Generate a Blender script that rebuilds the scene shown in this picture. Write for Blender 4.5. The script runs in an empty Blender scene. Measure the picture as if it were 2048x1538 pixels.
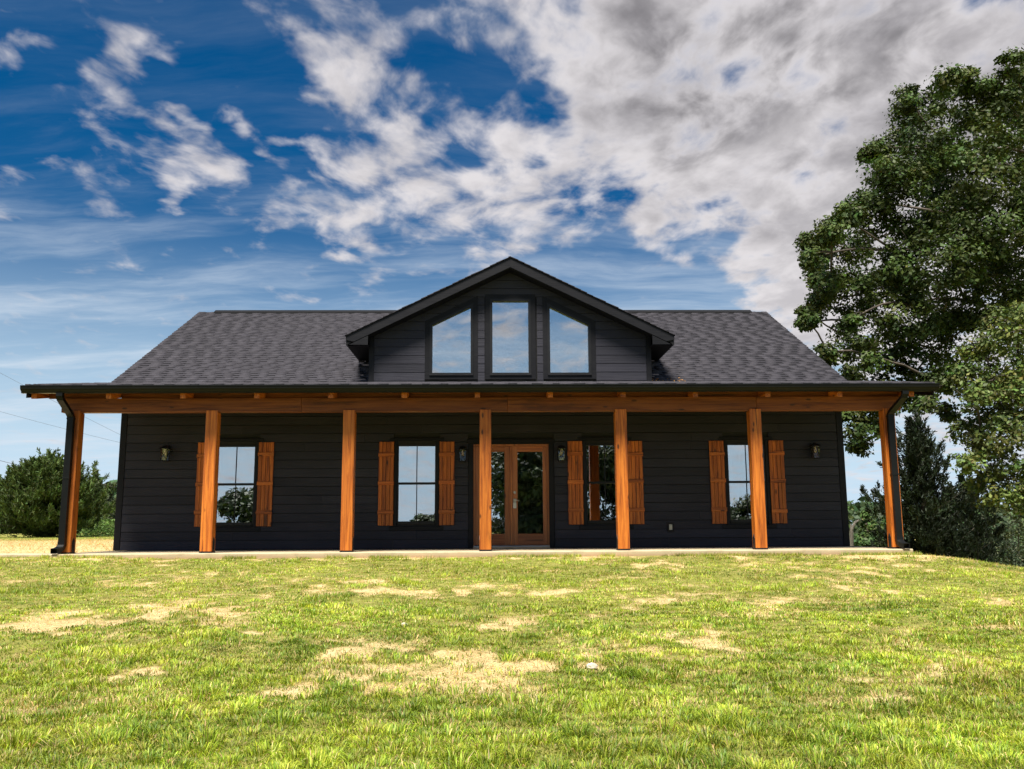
import bpy, math, random
import numpy as np
from mathutils import Vector, Matrix
random.seed(7); rng = np.random.default_rng(11)
sc = bpy.context.scene
COL = sc.collection
R = math.radians

# ------------------------------------------------------------------ camera
FPX, PITCH, YAW, ROLL = 1804.3, 0.1585, 0.0220, -0.0058      # focal length in photo pixels (2048 wide)
CAM = np.array([0.128, -16.093, 0.389])
_F = np.array([math.sin(YAW)*math.cos(PITCH), math.cos(YAW)*math.cos(PITCH), math.sin(PITCH)])
_R = np.array([math.cos(YAW), -math.sin(YAW), 0.0]); _U = np.cross(_R, _F)
_R2 = math.cos(ROLL)*_R + math.sin(ROLL)*_U; _U2 = -math.sin(ROLL)*_R + math.cos(ROLL)*_U
def ray(px, py): return _F + _R2*(px-1024)/FPX + _U2*(769-py)/FPX
def at_y(px, py, Y):
    d = ray(px, py); return CAM + d*((Y-CAM[1])/d[1])
cd = bpy.data.cameras.new('camera'); cam = bpy.data.objects.new('camera', cd); COL.objects.link(cam)
cd.sensor_fit = 'HORIZONTAL'; cd.sensor_width = 36.0; cd.lens = 36.0*FPX/2048
cd.clip_start = 0.1; cd.clip_end = 3000
m = Matrix(((_R2[0], _U2[0], -_F[0], CAM[0]), (_R2[1], _U2[1], -_F[1], CAM[1]), (_R2[2], _U2[2], -_F[2], CAM[2]), (0, 0, 0, 1)))
cam.matrix_world = m
sc.camera = cam

# ------------------------------------------------------------------ world, sun, exposure
SUN_EL, SUN_AZ = R(62), R(180+18)            # azimuth clockwise from +Y: behind the camera, a little to the left
EXPOSURE = 1.25
SKY = .033                                  # strength of the clear sky
sc.view_settings.view_transform = 'Standard'; sc.view_settings.look = 'None'
sc.view_settings.exposure = EXPOSURE; sc.view_settings.gamma = 1.0; sc.view_settings.use_curve_mapping = False
sd = bpy.data.lights.new('sun', 'SUN'); sun = bpy.data.objects.new('sun', sd); COL.objects.link(sun)
sd.energy = 4.2; sd.angle = R(22); sd.color = (1.0, 0.95, 0.86)
sdir = Vector((math.sin(SUN_AZ)*math.cos(SUN_EL), math.cos(SUN_AZ)*math.cos(SUN_EL), math.sin(SUN_EL)))
sun.rotation_euler = (-sdir).to_track_quat('-Z', 'Y').to_euler(); sun.location = sdir*60

class NT:
    """small helper round a node tree"""
    def __init__(s, t): s.t = t; s.n = t.nodes; s.l = t.links
    def node(s, kind, **kw):
        n = s.n.new(kind)
        for k, v in kw.items():
            if k == 'inp':
                for i, x in v.items():
                    if hasattr(x, 'is_output'): s.l.new(x, n.inputs[i])
                    else: n.inputs[i].default_value = x
            else: setattr(n, k, v)
        return n
    def math(s, op, a, b=0.0, c=0.0, clamp=False):
        n = s.node('ShaderNodeMath', operation=op, use_clamp=clamp)
        for i, x in enumerate((a, b, c)):
            if hasattr(x, 'is_output'): s.l.new(x, n.inputs[i])
            else: n.inputs[i].default_value = x
        return n.outputs[0]
    def vmath(s, op, a, b=(0, 0, 0), scale=None):
        n = s.node('ShaderNodeVectorMath', operation=op)
        for i, x in enumerate((a, b)):
            if hasattr(x, 'is_output'): s.l.new(x, n.inputs[i])
            else: n.inputs[i].default_value = x
        if scale is not None:
            if hasattr(scale, 'is_output'): s.l.new(scale, n.inputs['Scale'])
            else: n.inputs['Scale'].default_value = scale
        return n.outputs['Value'] if op in ('DOT_PRODUCT', 'LENGTH') else n.outputs[0]
    def mix(s, f, a, b, mode='MIX'):
        n = s.node('ShaderNodeMix', data_type='RGBA', blend_type=mode)
        for i, x in ((0, f), (6, a), (7, b)):
            if hasattr(x, 'is_output'): s.l.new(x, n.inputs[i])
            else: n.inputs[i].default_value = x if not isinstance(x, tuple) or len(x) == 4 else (*x, 1)
        return n.outputs[2]
    def noise(s, vec, scale, detail=4, rough=.5, dist=0.0):
        n = s.node('ShaderNodeTexNoise', inp={'Scale': scale, 'Detail': detail, 'Roughness': rough, 'Distortion': dist})
        if vec is not None: s.l.new(vec, n.inputs['Vector'])
        return n.outputs[0]
    def ramp(s, fac, stops, interp='LINEAR'):
        n = s.node('ShaderNodeValToRGB'); n.color_ramp.interpolation = interp
        e = n.color_ramp.elements
        while len(e) < len(stops): e.new(.5)
        for i, (p, c) in enumerate(stops):
            e[i].position = p
            c = (c, c, c) if isinstance(c, (int, float)) else c
            e[i].color = (*c, 1)
        s.l.new(fac, n.inputs[0]); return n.outputs[0]
    def range(s, v, a, b, c=0.0, d=1.0, smooth=True):
        n = s.node('ShaderNodeMapRange', interpolation_type='SMOOTHSTEP' if smooth else 'LINEAR')
        for i, x in enumerate((v, a, b, c, d)):
            if hasattr(x, 'is_output'): s.l.new(x, n.inputs[i])
            else: n.inputs[i].default_value = x
        return n.outputs[0]

world = bpy.data.worlds.new('World'); sc.world = world; world.use_nodes = True
def build_sky():
    t = NT(world.node_tree); t.n.clear()
    out = t.node('ShaderNodeOutputWorld'); bg = t.node('ShaderNodeBackground')
    sky = t.node('ShaderNodeTexSky', sky_type='NISHITA', sun_disc=False, sun_elevation=SUN_EL, sun_rotation=SUN_AZ,
                 altitude=600, air_density=1.0, dust_density=.35, ozone_density=3.0)
    D = t.node('ShaderNodeTexCoord').outputs['Generated']
    sep = t.node('ShaderNodeSeparateXYZ'); t.l.new(D, sep.inputs[0])
    z = t.math('MAXIMUM', sep.outputs[2], 0.0)
    inv = t.math('DIVIDE', 1.0, t.math('ADD', z, .11))
    P = t.vmath('SCALE', D, scale=inv)                           # the cloud deck seen as a flat layer overhead
    P = t.vmath('MULTIPLY', P, (1, 1, 0))
    def direction(px, py):
        d = ray(px, py); d = d/np.linalg.norm(d); return tuple(d)
    warp = t.node('ShaderNodeTexNoise', inp={'Scale': 2.2, 'Detail': 3}); t.l.new(P, warp.inputs['Vector'])
    Pw = t.vmath('ADD', P, t.vmath('SCALE', t.vmath('SUBTRACT', warp.outputs['Color'], (.5, .5, .5)), scale=.20))
    wd = t.node('ShaderNodeTexNoise', inp={'Scale': 5.5, 'Detail': 4}); t.l.new(P, wd.inputs['Vector'])
    Dw = t.vmath('NORMALIZE', t.vmath('ADD', D, t.vmath('SCALE', t.vmath('SUBTRACT', wd.outputs['Color'], (.5, .5, .5)), scale=.14)))
    def lobe(px, py, deg, w, soft=.12):
        c = t.vmath('DOT_PRODUCT', Dw, direction(px, py))
        return t.range(c, math.cos(R(deg)), math.cos(R(deg*soft)), 0, w)
    # --- where the cloud sheets lie: thick sheet to the right and overhead, broken puffs in the middle, clear on the left
    def field(items):
        tot = None
        for a in items:
            c = lobe(*a); tot = c if tot is None else t.math('ADD', tot, c)
        return tot
    cov = field(((1800, 60, 24, .26), (2150, 420, 22, .30), (1420, 130, 14, .13), (1640, 570, 7, .26), (1560, 380, 10, .10), (1120, 330, 12, .15), (1100, 400, 8, .14), (680, 410, 5, .10), (1400, 440, 6, .10), (900, 80, 9, .16), (1150, 40, 8, .12), (740, 400, 6, .15), (980, 400, 6, .12), (760, 230, 5, .09), (1230, 480, 6, .11),
                 (200, 90, 5, .13), (300, 130, 4, .07), (560, 30, 5, .14), (260, 260, 4.2, .16), (430, 290, 3, .15), (655, 145, 3.2, .17), (482, 195, 2.2, .25), (375, 225, 2.0, .20), (520, 400, 3.0, .17), (40, 105, 2.2, .18), (620, 280, 3, .12), (330, 370, 1.6, .16)))
    gap = field(((470, 125, 5, .16), (330, 190, 3, .12), (560, 220, 3.5, .10), (440, 60, 3, .12), (100, 200, 5, .08), (1035, 170, 4.2, .26), (860, 130, 3.4, .16), (930, 270, 3.0, .14), (1200, 360, 4.2, .20), (1365, 265, 2.2, .13), (1660, 300, 3.2, .13), (1560, 360, 3.0, .08), (1330, 580, 8, .34), (1080, 545, 7, .20)))
    # behind the viewer the panes mirror a milky sky with thin scattered cloud
    back = t.range(sep.outputs[1], .25, -.55, 0, .15)
    cov = t.math('SUBTRACT', t.math('ADD', t.math('SUBTRACT', cov, gap), back), .145)
    rot = t.node('ShaderNodeMapping', inp={'Rotation': (0, 0, R(-35)), 'Scale': (1.0, .70, 1)}); t.l.new(Pw, rot.inputs['Vector'])
    n1 = t.noise(rot.outputs[0], 4.0, 3, .5)
    n2 = t.noise(rot.outputs[0], 10.0, 4, .5)
    n5 = t.noise(rot.outputs[0], 22, 6, .6)
    nn = t.math('ADD', t.math('ADD', t.math('MULTIPLY', n1, .45), t.math('MULTIPLY', n2, 1.0)), t.math('MULTIPLY', n5, .30))
    dens = t.math('ADD', t.math('ADD', nn, -.375), cov)              # noise centred on one half
    alpha = t.math('POWER', t.range(dens, .41, .83), 1.0)
    # thin high streaks, mostly low down
    st = t.node('ShaderNodeMapping', inp={'Rotation': (0, 0, R(24)), 'Scale': (.55, 2.2, 1)}); t.l.new(Pw, st.inputs['Vector'])
    n3 = t.noise(st.outputs[0], 1.3, 8, .62)
    wisp = t.math('MULTIPLY', t.range(n3, .42, .76), t.range(z, .46, .12, .10, .90))
    # thickness shading: sunlit thin parts, grey thick bottoms
    n4 = t.noise(rot.outputs[0], 2.3, 6, .55)
    deck = field(((1560, 20, 16, .55), (1250, 60, 7, .35), (1480, 200, 8, .28), (1950, 40, 12, .40)))
    thick = t.math('MULTIPLY', t.range(dens, .66, 1.14), t.math('MULTIPLY', t.math('ADD', deck, .12), t.range(n4, .30, .66, .45, 1.0)))
    soft = t.range(t.noise(rot.outputs[0], 6.5, 6, .6), .38, .66, 0, .62)
    lit = t.mix(soft, (.335, .322, .330, 1), (.205, .198, .210, 1))
    cl = t.mix(thick, lit, (.066, .063, .069, 1))
    hsv = t.node('ShaderNodeHueSaturation', inp={'Saturation': 1.45, 'Value': SKY}); t.l.new(sky.outputs[0], hsv.inputs['Color'])
    low = t.range(sep.outputs[2], .02, .35, 1.0, 0.0)
    base = t.mix(low, hsv.outputs[0], (.245, .320, .385, 1))
    c = t.mix(wisp, base, (.300, .335, .375, 1))
    c = t.mix(alpha, c, cl)
    t.l.new(c, bg.inputs[0]); bg.inputs[1].default_value = 1.0
    t.l.new(bg.outputs[0], out.inputs[0])
build_sky()

# ------------------------------------------------------------------ materials
MAT = {}
def new_mat(name):
    m = bpy.data.materials.new(name); m.use_nodes = True
    t = NT(m.node_tree); t.n.clear()
    out = t.node('ShaderNodeOutputMaterial'); b = t.node('ShaderNodeBsdfPrincipled')
    t.l.new(b.outputs[0], out.inputs[0]); MAT[name] = m
    return t, b, out
def setc(t, b, key, v):
    if hasattr(v, 'is_output'): t.l.new(v, b.inputs[key])
    else: b.inputs[key].default_value = (*v, 1) if isinstance(v, tuple) and len(v) == 3 else v
def bump(t, b, h, strength=.3, dist=.005):
    n = t.node('ShaderNodeBump', inp={'Strength': strength, 'Distance': dist}); t.l.new(h, n.inputs['Height']); t.l.new(n.outputs[0], b.inputs['Normal'])
def rnd_coords(t, scale):
    o = t.node('ShaderNodeTexCoord').outputs['Object']
    r = t.node('ShaderNodeObjectInfo').outputs['Random']
    off = t.node('ShaderNodeCombineXYZ')
    t.l.new(t.math('MULTIPLY', r, 37.0), off.inputs[0]); t.l.new(t.math('MULTIPLY', r, 91.0), off.inputs[1]); t.l.new(t.math('MULTIPLY', r, 53.0), off.inputs[2])
    v = t.vmath('ADD', o, off.outputs[0])
    return t.vmath('MULTIPLY', v, scale), r, v

def wood(name, axis, light, mid, dark, gloss=.45, stain=1.0):
    t, b, o = new_mat(name)
    s = [22.0, 22.0, 22.0]; s[axis] = 1.1
    v, r, raw = rnd_coords(t, tuple(s))
    g = t.noise(v, 1.0, 6, .62, .6)
    s2 = [60.0, 60.0, 60.0]; s2[axis] = 2.0
    fine = t.noise(t.vmath('MULTIPLY', raw, tuple(s2)), 1.0, 3, .6)
    col = t.ramp(g, [(.30, dark), (.46, mid), (.62, light), (.80, mid)])
    col = t.mix(t.range(fine, .42, .30, 0, .45), col, (*dark, 1))
    s3 = [2.6, 2.6, 2.6]; s3[axis] = .9
    big = t.noise(t.vmath('MULTIPLY', raw, tuple(s3)), 1.3, 4, .6)
    col = t.mix(t.range(big, .60, .78, 0, .62*stain), col, (.06, .020, .006, 1))
    s4 = [6.5, 6.5, 6.5]; s4[axis] = 2.4
    vo = t.node('ShaderNodeTexVoronoi', inp={'Scale': 1.0}); t.l.new(t.vmath('MULTIPLY', raw, tuple(s4)), vo.inputs['Vector'])
    knot = t.range(vo.outputs['Distance'], .16, .07)
    sepc = t.node('ShaderNodeSeparateColor'); t.l.new(vo.outputs['Color'], sepc.inputs[0])
    knot = t.math('MULTIPLY', knot, t.math('GREATER_THAN', sepc.outputs[0], .45))
    col = t.mix(t.math('MULTIPLY', knot, .85), col, (.035, .012, .005, 1))
    # long drying cracks
    s5 = [30.0, 30.0, 30.0]; s5[axis] = .45
    crack = t.range(t.noise(t.vmath('MULTIPLY', raw, tuple(s5)), 1.0, 2, .5), .325, .295)
    col = t.mix(t.math('MULTIPLY', crack, .9), col, (.02, .008, .004, 1))
    hs = t.node('ShaderNodeHueSaturation', inp={'Saturation': 1.0}); t.l.new(col, hs.inputs['Color']); t.l.new(t.math('MULTIPLY_ADD', r, .46, .74), hs.inputs['Value'])
    setc(t, b, 'Base Color', hs.outputs[0]); setc(t, b, 'Roughness', gloss)
    b.inputs['Specular IOR Level'].default_value = .35
    bump(t, b, t.math('ADD', g, t.math('MULTIPLY', crack, -1.0)), .35, .006)
CED = ((.54, .165, .021), (.37, .095, .011), (.14, .032, .006))
for ax, nm in ((2, 'wood_z'), (0, 'wood_x'), (1, 'wood_y')): wood(nm, ax, *CED)
wood('shutter_wood_z', 2, (.56, .160, .021), (.40, .098, .013), (.10, .024, .005), .5, 1.6)
wood('shutter_wood_x', 0, (.54, .155, .021), (.39, .096, .013), (.11, .028, .006), .5, 1.5)
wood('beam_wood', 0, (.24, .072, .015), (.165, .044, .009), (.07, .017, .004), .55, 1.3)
wood('door_wood_z', 2, (.40, .148, .050), (.32, .108, .035), (.22, .068, .021), .32, .15)
wood('door_wood_x', 0, (.39, .132, .042), (.30, .094, .029), (.19, .056, .017), .32, .25)

def painted(name, col, rough, grain_axis=None, bs=.35, bd=.004, var=.16, spec=.2):
    t, b, o = new_mat(name)
    s = [14.0, 14.0, 14.0]
    if grain_axis is not None: s = [46.0, 46.0, 46.0]; s[grain_axis] = 1.6
    v, r, raw = rnd_coords(t, tuple(s))
    g = t.noise(v, 1.0, 5, .6)
    dirt = t.noise(raw, .9, 5, .6)
    c = t.mix(t.range(dirt, .35, .75, 0, .5), (*col, 1), (*[x*1.5+.004 for x in col], 1))
    hs = t.node('ShaderNodeHueSaturation'); t.l.new(c, hs.inputs['Color']); t.l.new(t.math('MULTIPLY_ADD', r, var*2, 1-var), hs.inputs['Value'])
    setc(t, b, 'Base Color', hs.outputs[0]); setc(t, b, 'Roughness', t.range(g, .3, .7, rough-.07, rough+.09))
    bump(t, b, g, bs, bd); b.inputs['Specular IOR Level'].default_value = spec
painted('siding', (.0225, .0220, .0295), .50, 0, .8, .007)
painted('trim_black', (.0052, .0051, .0068), .5, 0, .3)
painted('frame_black', (.012, .012, .013), .38, None, .05)
painted('gutter_black', (.006, .0065, .0065), .34, None, .0)
MAT['gutter_black'].node_tree.nodes['Principled BSDF'].inputs['Specular IOR Level'].default_value = .16
painted('iron_black', (.012, .011, .012), .45, None, .2)
painted('soffit_black', (.007, .007, .008), .7, 0, .2)
painted('dark_core', (.02, .02, .02), .9, None, .0)
painted('interior_white', (.62, .61, .58), .8, None, .02)
painted('metal_grey', (.42, .40, .36), .35, None, .05)
painted('threshold_metal', (.36, .34, .31), .4, None, .05)
MAT['metal_grey'].node_tree.nodes['Principled BSDF'].inputs['Metallic'].default_value = .8

def make_glass(name, refl, tint):
    t, b, out = new_mat(name); t.n.remove(b)
    gl = t.node('ShaderNodeBsdfGlossy', inp={'Color': (.94, .97, 1, 1), 'Roughness': .004})
    tr = t.node('ShaderNodeBsdfTransparent', inp={'Color': (*tint, 1)})
    lw = t.node('ShaderNodeLayerWeight', inp={'Blend': .5})
    co = t.node('ShaderNodeTexCoord').outputs['Object']
    n = t.noise(co, 1.6, 2, .5)
    bp = t.node('ShaderNodeBump', inp={'Strength': .012, 'Distance': .05}); t.l.new(n, bp.inputs['Height']); t.l.new(bp.outputs[0], gl.inputs['Normal'])
    mx = t.node('ShaderNodeMixShader'); t.l.new(t.math('MULTIPLY_ADD', lw.outputs['Fresnel'], .5, refl-.08), mx.inputs[0])
    t.l.new(tr.outputs[0], mx.inputs[1]); t.l.new(gl.outputs[0], mx.inputs[2]); t.l.new(mx.outputs[0], out.inputs[0])
make_glass('window_glass', .49, (.85, .88, .87))
make_glass('lantern_glass', .13, (.92, .92, .90))
t, b, o = new_mat('bulb'); setc(t, b, 'Base Color', (.80, .66, .52)); setc(t, b, 'Roughness', .25)

def mat_concrete():
    t, b, o = new_mat('concrete'); v = t.node('ShaderNodeTexCoord').outputs['Object']
    n = t.noise(v, 3.0, 8, .65); n2 = t.noise(v, 60, 3, .6)
    c = t.ramp(n, [(.3, (.34, .26, .15)), (.55, (.47, .39, .25)), (.75, (.53, .45, .31))])
    c = t.mix(t.range(n2, .55, .75, 0, .35), c, (.22, .16, .10, 1))
    # splashed soil low on the slab's edge
    sx = t.node('ShaderNodeSeparateXYZ'); t.l.new(v, sx.inputs[0])
    soil = t.math('MULTIPLY', t.range(t.math('ADD', sx.outputs[2], t.math('MULTIPLY', n, -.16)), -.09, -.17), .7)
    c = t.mix(soil, c, (.34, .20, .10, 1))
    setc(t, b, 'Base Color', c); setc(t, b, 'Roughness', .85); bump(t, b, n2, .35, .004)
mat_concrete()

def mat_attr(name, rough, spec=.3, trans=0.0, noise_scale=None, val=1.0):
    """colour from the pieces' own colour attribute (each blade, leaf or shingle has a colour of its own)"""
    t, b, out = new_mat(name)
    a = t.node('ShaderNodeAttribute', attribute_name='tint').outputs['Color']
    if noise_scale:
        v = t.node('ShaderNodeTexCoord').outputs['Object']; n = t.noise(v, noise_scale, 4, .7)
        a = t.mix(t.range(n, .3, .7, .0, .5), a, (.012, .012, .014, 1)); bump(t, b, n, .5, .004)
    setc(t, b, 'Base Color', a); setc(t, b, 'Roughness', rough); b.inputs['Specular IOR Level'].default_value = spec
    if trans:
        tr = t.node('ShaderNodeBsdfTranslucent'); t.l.new(t.mix(1.0, a, (1.0, 1.0, .45, 1), 'MULTIPLY'), tr.inputs[0])
        mx = t.node('ShaderNodeMixShader', inp={0: trans}); t.l.new(b.outputs[0], mx.inputs[1]); t.l.new(tr.outputs[0], mx.inputs[2]); t.l.new(mx.outputs[0], out.inputs[0])
mat_attr('grass_blades', .5, .35, .30)
mat_attr('foliage', .55, .22, .14)
mat_attr('needles', .6, .2, .12)
mat_attr('shingle', .85, .15, 0, 55)
mat_attr('fallen_leaf', .7, .2, .1)

def mat_bark():
    t, b, o = new_mat('bark'); v = t.vmath('MULTIPLY', t.node('ShaderNodeTexCoord').outputs['Object'], (9, 9, 2.5))
    n = t.noise(v, 1.0, 7, .65)
    setc(t, b, 'Base Color', t.ramp(n, [(.3, (.03, .024, .018)), (.55, (.085, .066, .050)), (.75, (.15, .125, .10))])); setc(t, b, 'Roughness', .9); bump(t, b, n, .8, .03)
mat_bark()
t, b, o = new_mat('dead_wood'); v = t.vmath('MULTIPLY', t.node('ShaderNodeTexCoord').outputs['Object'], (14, 14, 3)); n = t.noise(v, 1.0, 6, .6)
setc(t, b, 'Base Color', t.ramp(n, [(.3, (.22, .18, .14)), (.7, (.46, .40, .33))])); setc(t, b, 'Roughness', .9); bump(t, b, n, .6, .02)
def mat_ground():
    t, b, o = new_mat('lawn_soil'); v = t.node('ShaderNodeTexCoord').outputs['Object']
    bare = t.node('ShaderNodeAttribute', attribute_name='bare').outputs['Fac']
    n = t.noise(v, 5, 8, .68); n2 = t.noise(v, 46, 5, .7); n3 = t.noise(v, .45, 5, .6)
    soil = t.ramp(n, [(.28, (.42, .30, .13)), (.5, (.62, .47, .23)), (.72, (.74, .60, .34))])
    soil = t.mix(t.range(n2, .52, .74, 0, .55), soil, (.26, .17, .07, 1))
    turf = t.ramp(n, [(.3, (.11, .13, .025)), (.55, (.26, .25, .06)), (.75, (.50, .40, .16))])
    turf = t.mix(t.range(n3, .5, .75, 0, .4), turf, (.28, .24, .08, 1))
    f = t.range(t.math('ADD', bare, t.math('MULTIPLY_ADD', n2, .6, -.3)), .30, .62)
    setc(t, b, 'Base Color', t.mix(f, turf, soil)); setc(t, b, 'Roughness', .95); b.inputs['Specular IOR Level'].default_value = .1
    bump(t, b, t.math('ADD', n2, n), .9, .03)
mat_ground()
t, b, o = new_mat('stone'); v = t.node('ShaderNodeTexCoord').outputs['Object']; n = t.noise(v, 30, 6, .6)
setc(t, b, 'Base Color', t.ramp(n, [(.3, (.36, .31, .22)), (.7, (.56, .51, .41))])); setc(t, b, 'Roughness', .9); bump(t, b, n, .5, .01)
t, b, o = new_mat('wire'); setc(t, b, 'Base Color', (.10, .10, .11)); setc(t, b, 'Roughness', .6)

# ------------------------------------------------------------------ mesh helpers
class MB:
    def __init__(s): s.v = []; s.f = []
    def quadbox(s, p):                                              # 8 corners: bottom ring then top ring
        o = len(s.v); s.v += [tuple(map(float, q)) for q in p]
        s.f += [tuple(o+i for i in q) for q in ((3, 2, 1, 0), (4, 5, 6, 7), (0, 1, 5, 4), (1, 2, 6, 5), (2, 3, 7, 6), (3, 0, 4, 7))]; return s
    def box(s, x0, x1, y0, y1, z0, z1, c=0.0):
        if c <= 0:
            return s.quadbox([(x0, y0, z0), (x1, y0, z0), (x1, y1, z0), (x0, y1, z0), (x0, y0, z1), (x1, y0, z1), (x1, y1, z1), (x0, y1, z1)])
        # chamfered box
        o = len(s.v); X, Y, Z = (x0, x1), (y0, y1), (z0, z1); idx = {}
        for i in (0, 1):
            for j in (0, 1):
                for k in (0, 1):
                    sx, sy, sz = (1, -1)[i]*c, (1, -1)[j]*c, (1, -1)[k]*c
                    for a, p in (('x', (X[i], Y[j]+sy, Z[k]+sz)), ('y', (X[i]+sx, Y[j], Z[k]+sz)), ('z', (X[i]+sx, Y[j]+sy, Z[k]))):
                        idx[a, i, j, k] = len(s.v); s.v.append(p)
        F = []
        for i in (0, 1):
            F.append([idx['x', i, a, b] for a, b in ((0, 0), (1, 0), (1, 1), (0, 1))][::(1 if i else -1)])
            F.append([idx['y', a, i, b] for a, b in ((0, 0), (0, 1), (1, 1), (1, 0))][::(1 if i else -1)])
            F.append([idx['z', a, b, i] for a, b in ((0, 0), (1, 0), (1, 1), (0, 1))][::(1 if i else -1)])
        for i in (0, 1):
            for j in (0, 1):
                sg = 1 if i == j else -1
                F.append([idx['x', i, j, 0], idx['y', i, j, 0], idx['y', i, j, 1], idx['x', i, j, 1]][::sg])
                F.append([idx['y', 0, i, j], idx['z', 0, i, j], idx['z', 1, i, j], idx['y', 1, i, j]][::sg])
                F.append([idx['z', i, 0, j], idx['x', i, 0, j], idx['x', i, 1, j], idx['z', i, 1, j]][::sg])
        for i in (0, 1):
            for j in (0, 1):
                for k in (0, 1):
                    F.append([idx['x', i, j, k], idx['y', i, j, k], idx['z', i, j, k]][::(1 if (i+j+k) % 2 else -1)])
        s.f += [tuple(q) for q in F]; return s
    def prism(s, poly, axis, a, b):
        """polygon in the two other axes, extruded along axis from a to b"""
        o = len(s.v); n = len(poly)
        def mk(p, w):
            q = list(p); q.insert(axis, w); return tuple(map(float, q))
        s.v += [mk(p, a) for p in poly] + [mk(p, b) for p in poly]
        s.f += [tuple(range(o, o+n))[::-1], tuple(range(o+n, o+2*n))]
        s.f += [(o+i, o+(i+1) % n, o+n+(i+1) % n, o+n+i) for i in range(n)]; return s
    def tube(s, pts, rad, seg=8, cap=True):
        pts = [Vector(p) for p in pts]; rad = rad if isinstance(rad, (list, tuple)) else [rad]*len(pts)
        o = len(s.v); up = Vector((.13, .37, .92))
        for i, p in enumerate(pts):
            d = (pts[min(i+1, len(pts)-1)]-pts[max(i-1, 0)]).normalized()
            a = d.cross(up)
            if a.length < 1e-3: a = d.cross(Vector((1, 0, 0)))
            a.normalize(); b = d.cross(a)
            for k in range(seg):
                th = 2*math.pi*k/seg; s.v.append(tuple(p+(a*math.cos(th)+b*math.sin(th))*rad[i]))
        for i in range(len(pts)-1):
            for k in range(seg):
                k2 = (k+1) % seg; s.f.append((o+i*seg+k, o+i*seg+k2, o+(i+1)*seg+k2, o+(i+1)*seg+k))
        if cap: s.f += [tuple(range(o, o+seg))[::-1], tuple(range(o+(len(pts)-1)*seg, o+len(pts)*seg))]
        return s
    def loft(s, rings, cap=True):
        o = len(s.v); n = len(rings[0])
        for r in rings: s.v += [tuple(map(float, p)) for p in r]
        for i in range(len(rings)-1):
            for k in range(n):
                k2 = (k+1) % n; s.f.append((o+i*n+k, o+i*n+k2, o+(i+1)*n+k2, o+(i+1)*n+k))
        if cap: s.f += [tuple(range(o, o+n))[::-1], tuple(range(o+(len(rings)-1)*n, o+len(rings)*n))]
        return s
    def build(s, name, mat, parent=None, label=None, kind=None, smooth=False, fix=True):
        me = bpy.data.meshes.new(name); me.from_pydata(s.v, [], s.f)
        if fix:
            import bmesh
            bm = bmesh.new(); bm.from_mesh(me); bmesh.ops.recalc_face_normals(bm, faces=bm.faces); bm.to_mesh(me); bm.free()
        me.materials.append(MAT[mat]); me.update()
        if smooth: me.polygons.foreach_set('use_smooth', [True]*len(me.polygons))
        return link(name, me, parent, label, kind)
def link(name, me, parent=None, label=None, kind=None):
    o = bpy.data.objects.new(name, me); COL.objects.link(o)
    if parent is not None:
        o.parent = parent
        if parent.type == 'EMPTY': o.location = -Vector(parent.location) if o.parent.parent is None else (0, 0, 0)
    if label: o['label'] = label
    if kind: o['kind'] = kind
    return o
def thing(name, label, cat, loc=(0, 0, 0), group=None):
    o = bpy.data.objects.new(name, None); COL.objects.link(o); o.location = loc; o.empty_display_size = .2
    tag(o, label, cat, group); return o
def tag(o, label, cat, group=None):
    o['label'] = label; o['category'] = cat
    if group: o['group'] = group
    return o
def np_mesh(name, verts, quads, tint, mat, tris=None):
    """big mesh from numpy arrays, one colour per vertex"""
    me = bpy.data.meshes.new(name); verts = np.asarray(verts, np.float32)
    nq = len(quads) if quads is not None else 0; nt = len(tris) if tris is not None else 0
    loops = np.concatenate([x.reshape(-1) for x in (quads, tris) if x is not None and len(x)]).astype(np.int32)
    me.vertices.add(len(verts)); me.vertices.foreach_set('co', verts.reshape(-1))
    me.loops.add(len(loops)); me.loops.foreach_set('vertex_index', loops)
    me.polygons.add(nq+nt)
    starts = np.concatenate([np.arange(nq)*4, nq*4+np.arange(nt)*3]).astype(np.int32)
    me.polygons.foreach_set('loop_start', starts)
    if tint is not None:
        a = me.attributes.new('tint', 'FLOAT_COLOR', 'POINT')
        c = np.ones((len(verts), 4), np.float32); c[:, :3] = tint; a.data.foreach_set('color', c.reshape(-1))
    me.materials.append(MAT[mat]); me.update(calc_edges=True); me.validate()
    return me

# ------------------------------------------------------------------ noise for terrain and planting
def _hash(i, j, s):
    h = (i.astype(np.int64)*374761393 + j.astype(np.int64)*668265263 + s*974634777) & 0x7fffffff
    h = ((h ^ (h >> 13))*1274126177) & 0x7fffffff
    return ((h ^ (h >> 16)) & 0xffff)/65535.0
def vnoise(x, y, s=0):
    i = np.floor(x).astype(np.int64); j = np.floor(y).astype(np.int64); u = x-i; w = y-j
    u = u*u*(3-2*u); w = w*w*(3-2*w)
    return (_hash(i, j, s)*(1-u)+_hash(i+1, j, s)*u)*(1-w)+(_hash(i, j+1, s)*(1-u)+_hash(i+1, j+1, s)*u)*w
def fbm(x, y, s=0, o=4):
    t = 0; a = .5; n = 0
    for k in range(o): t = t+a*vnoise(x*2**k, y*2**k, s+k*17); n += a; a *= .5
    return t/n
def sstep(a, b, x): t = np.clip((x-a)/(b-a), 0, 1); return t*t*(3-2*t)
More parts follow.
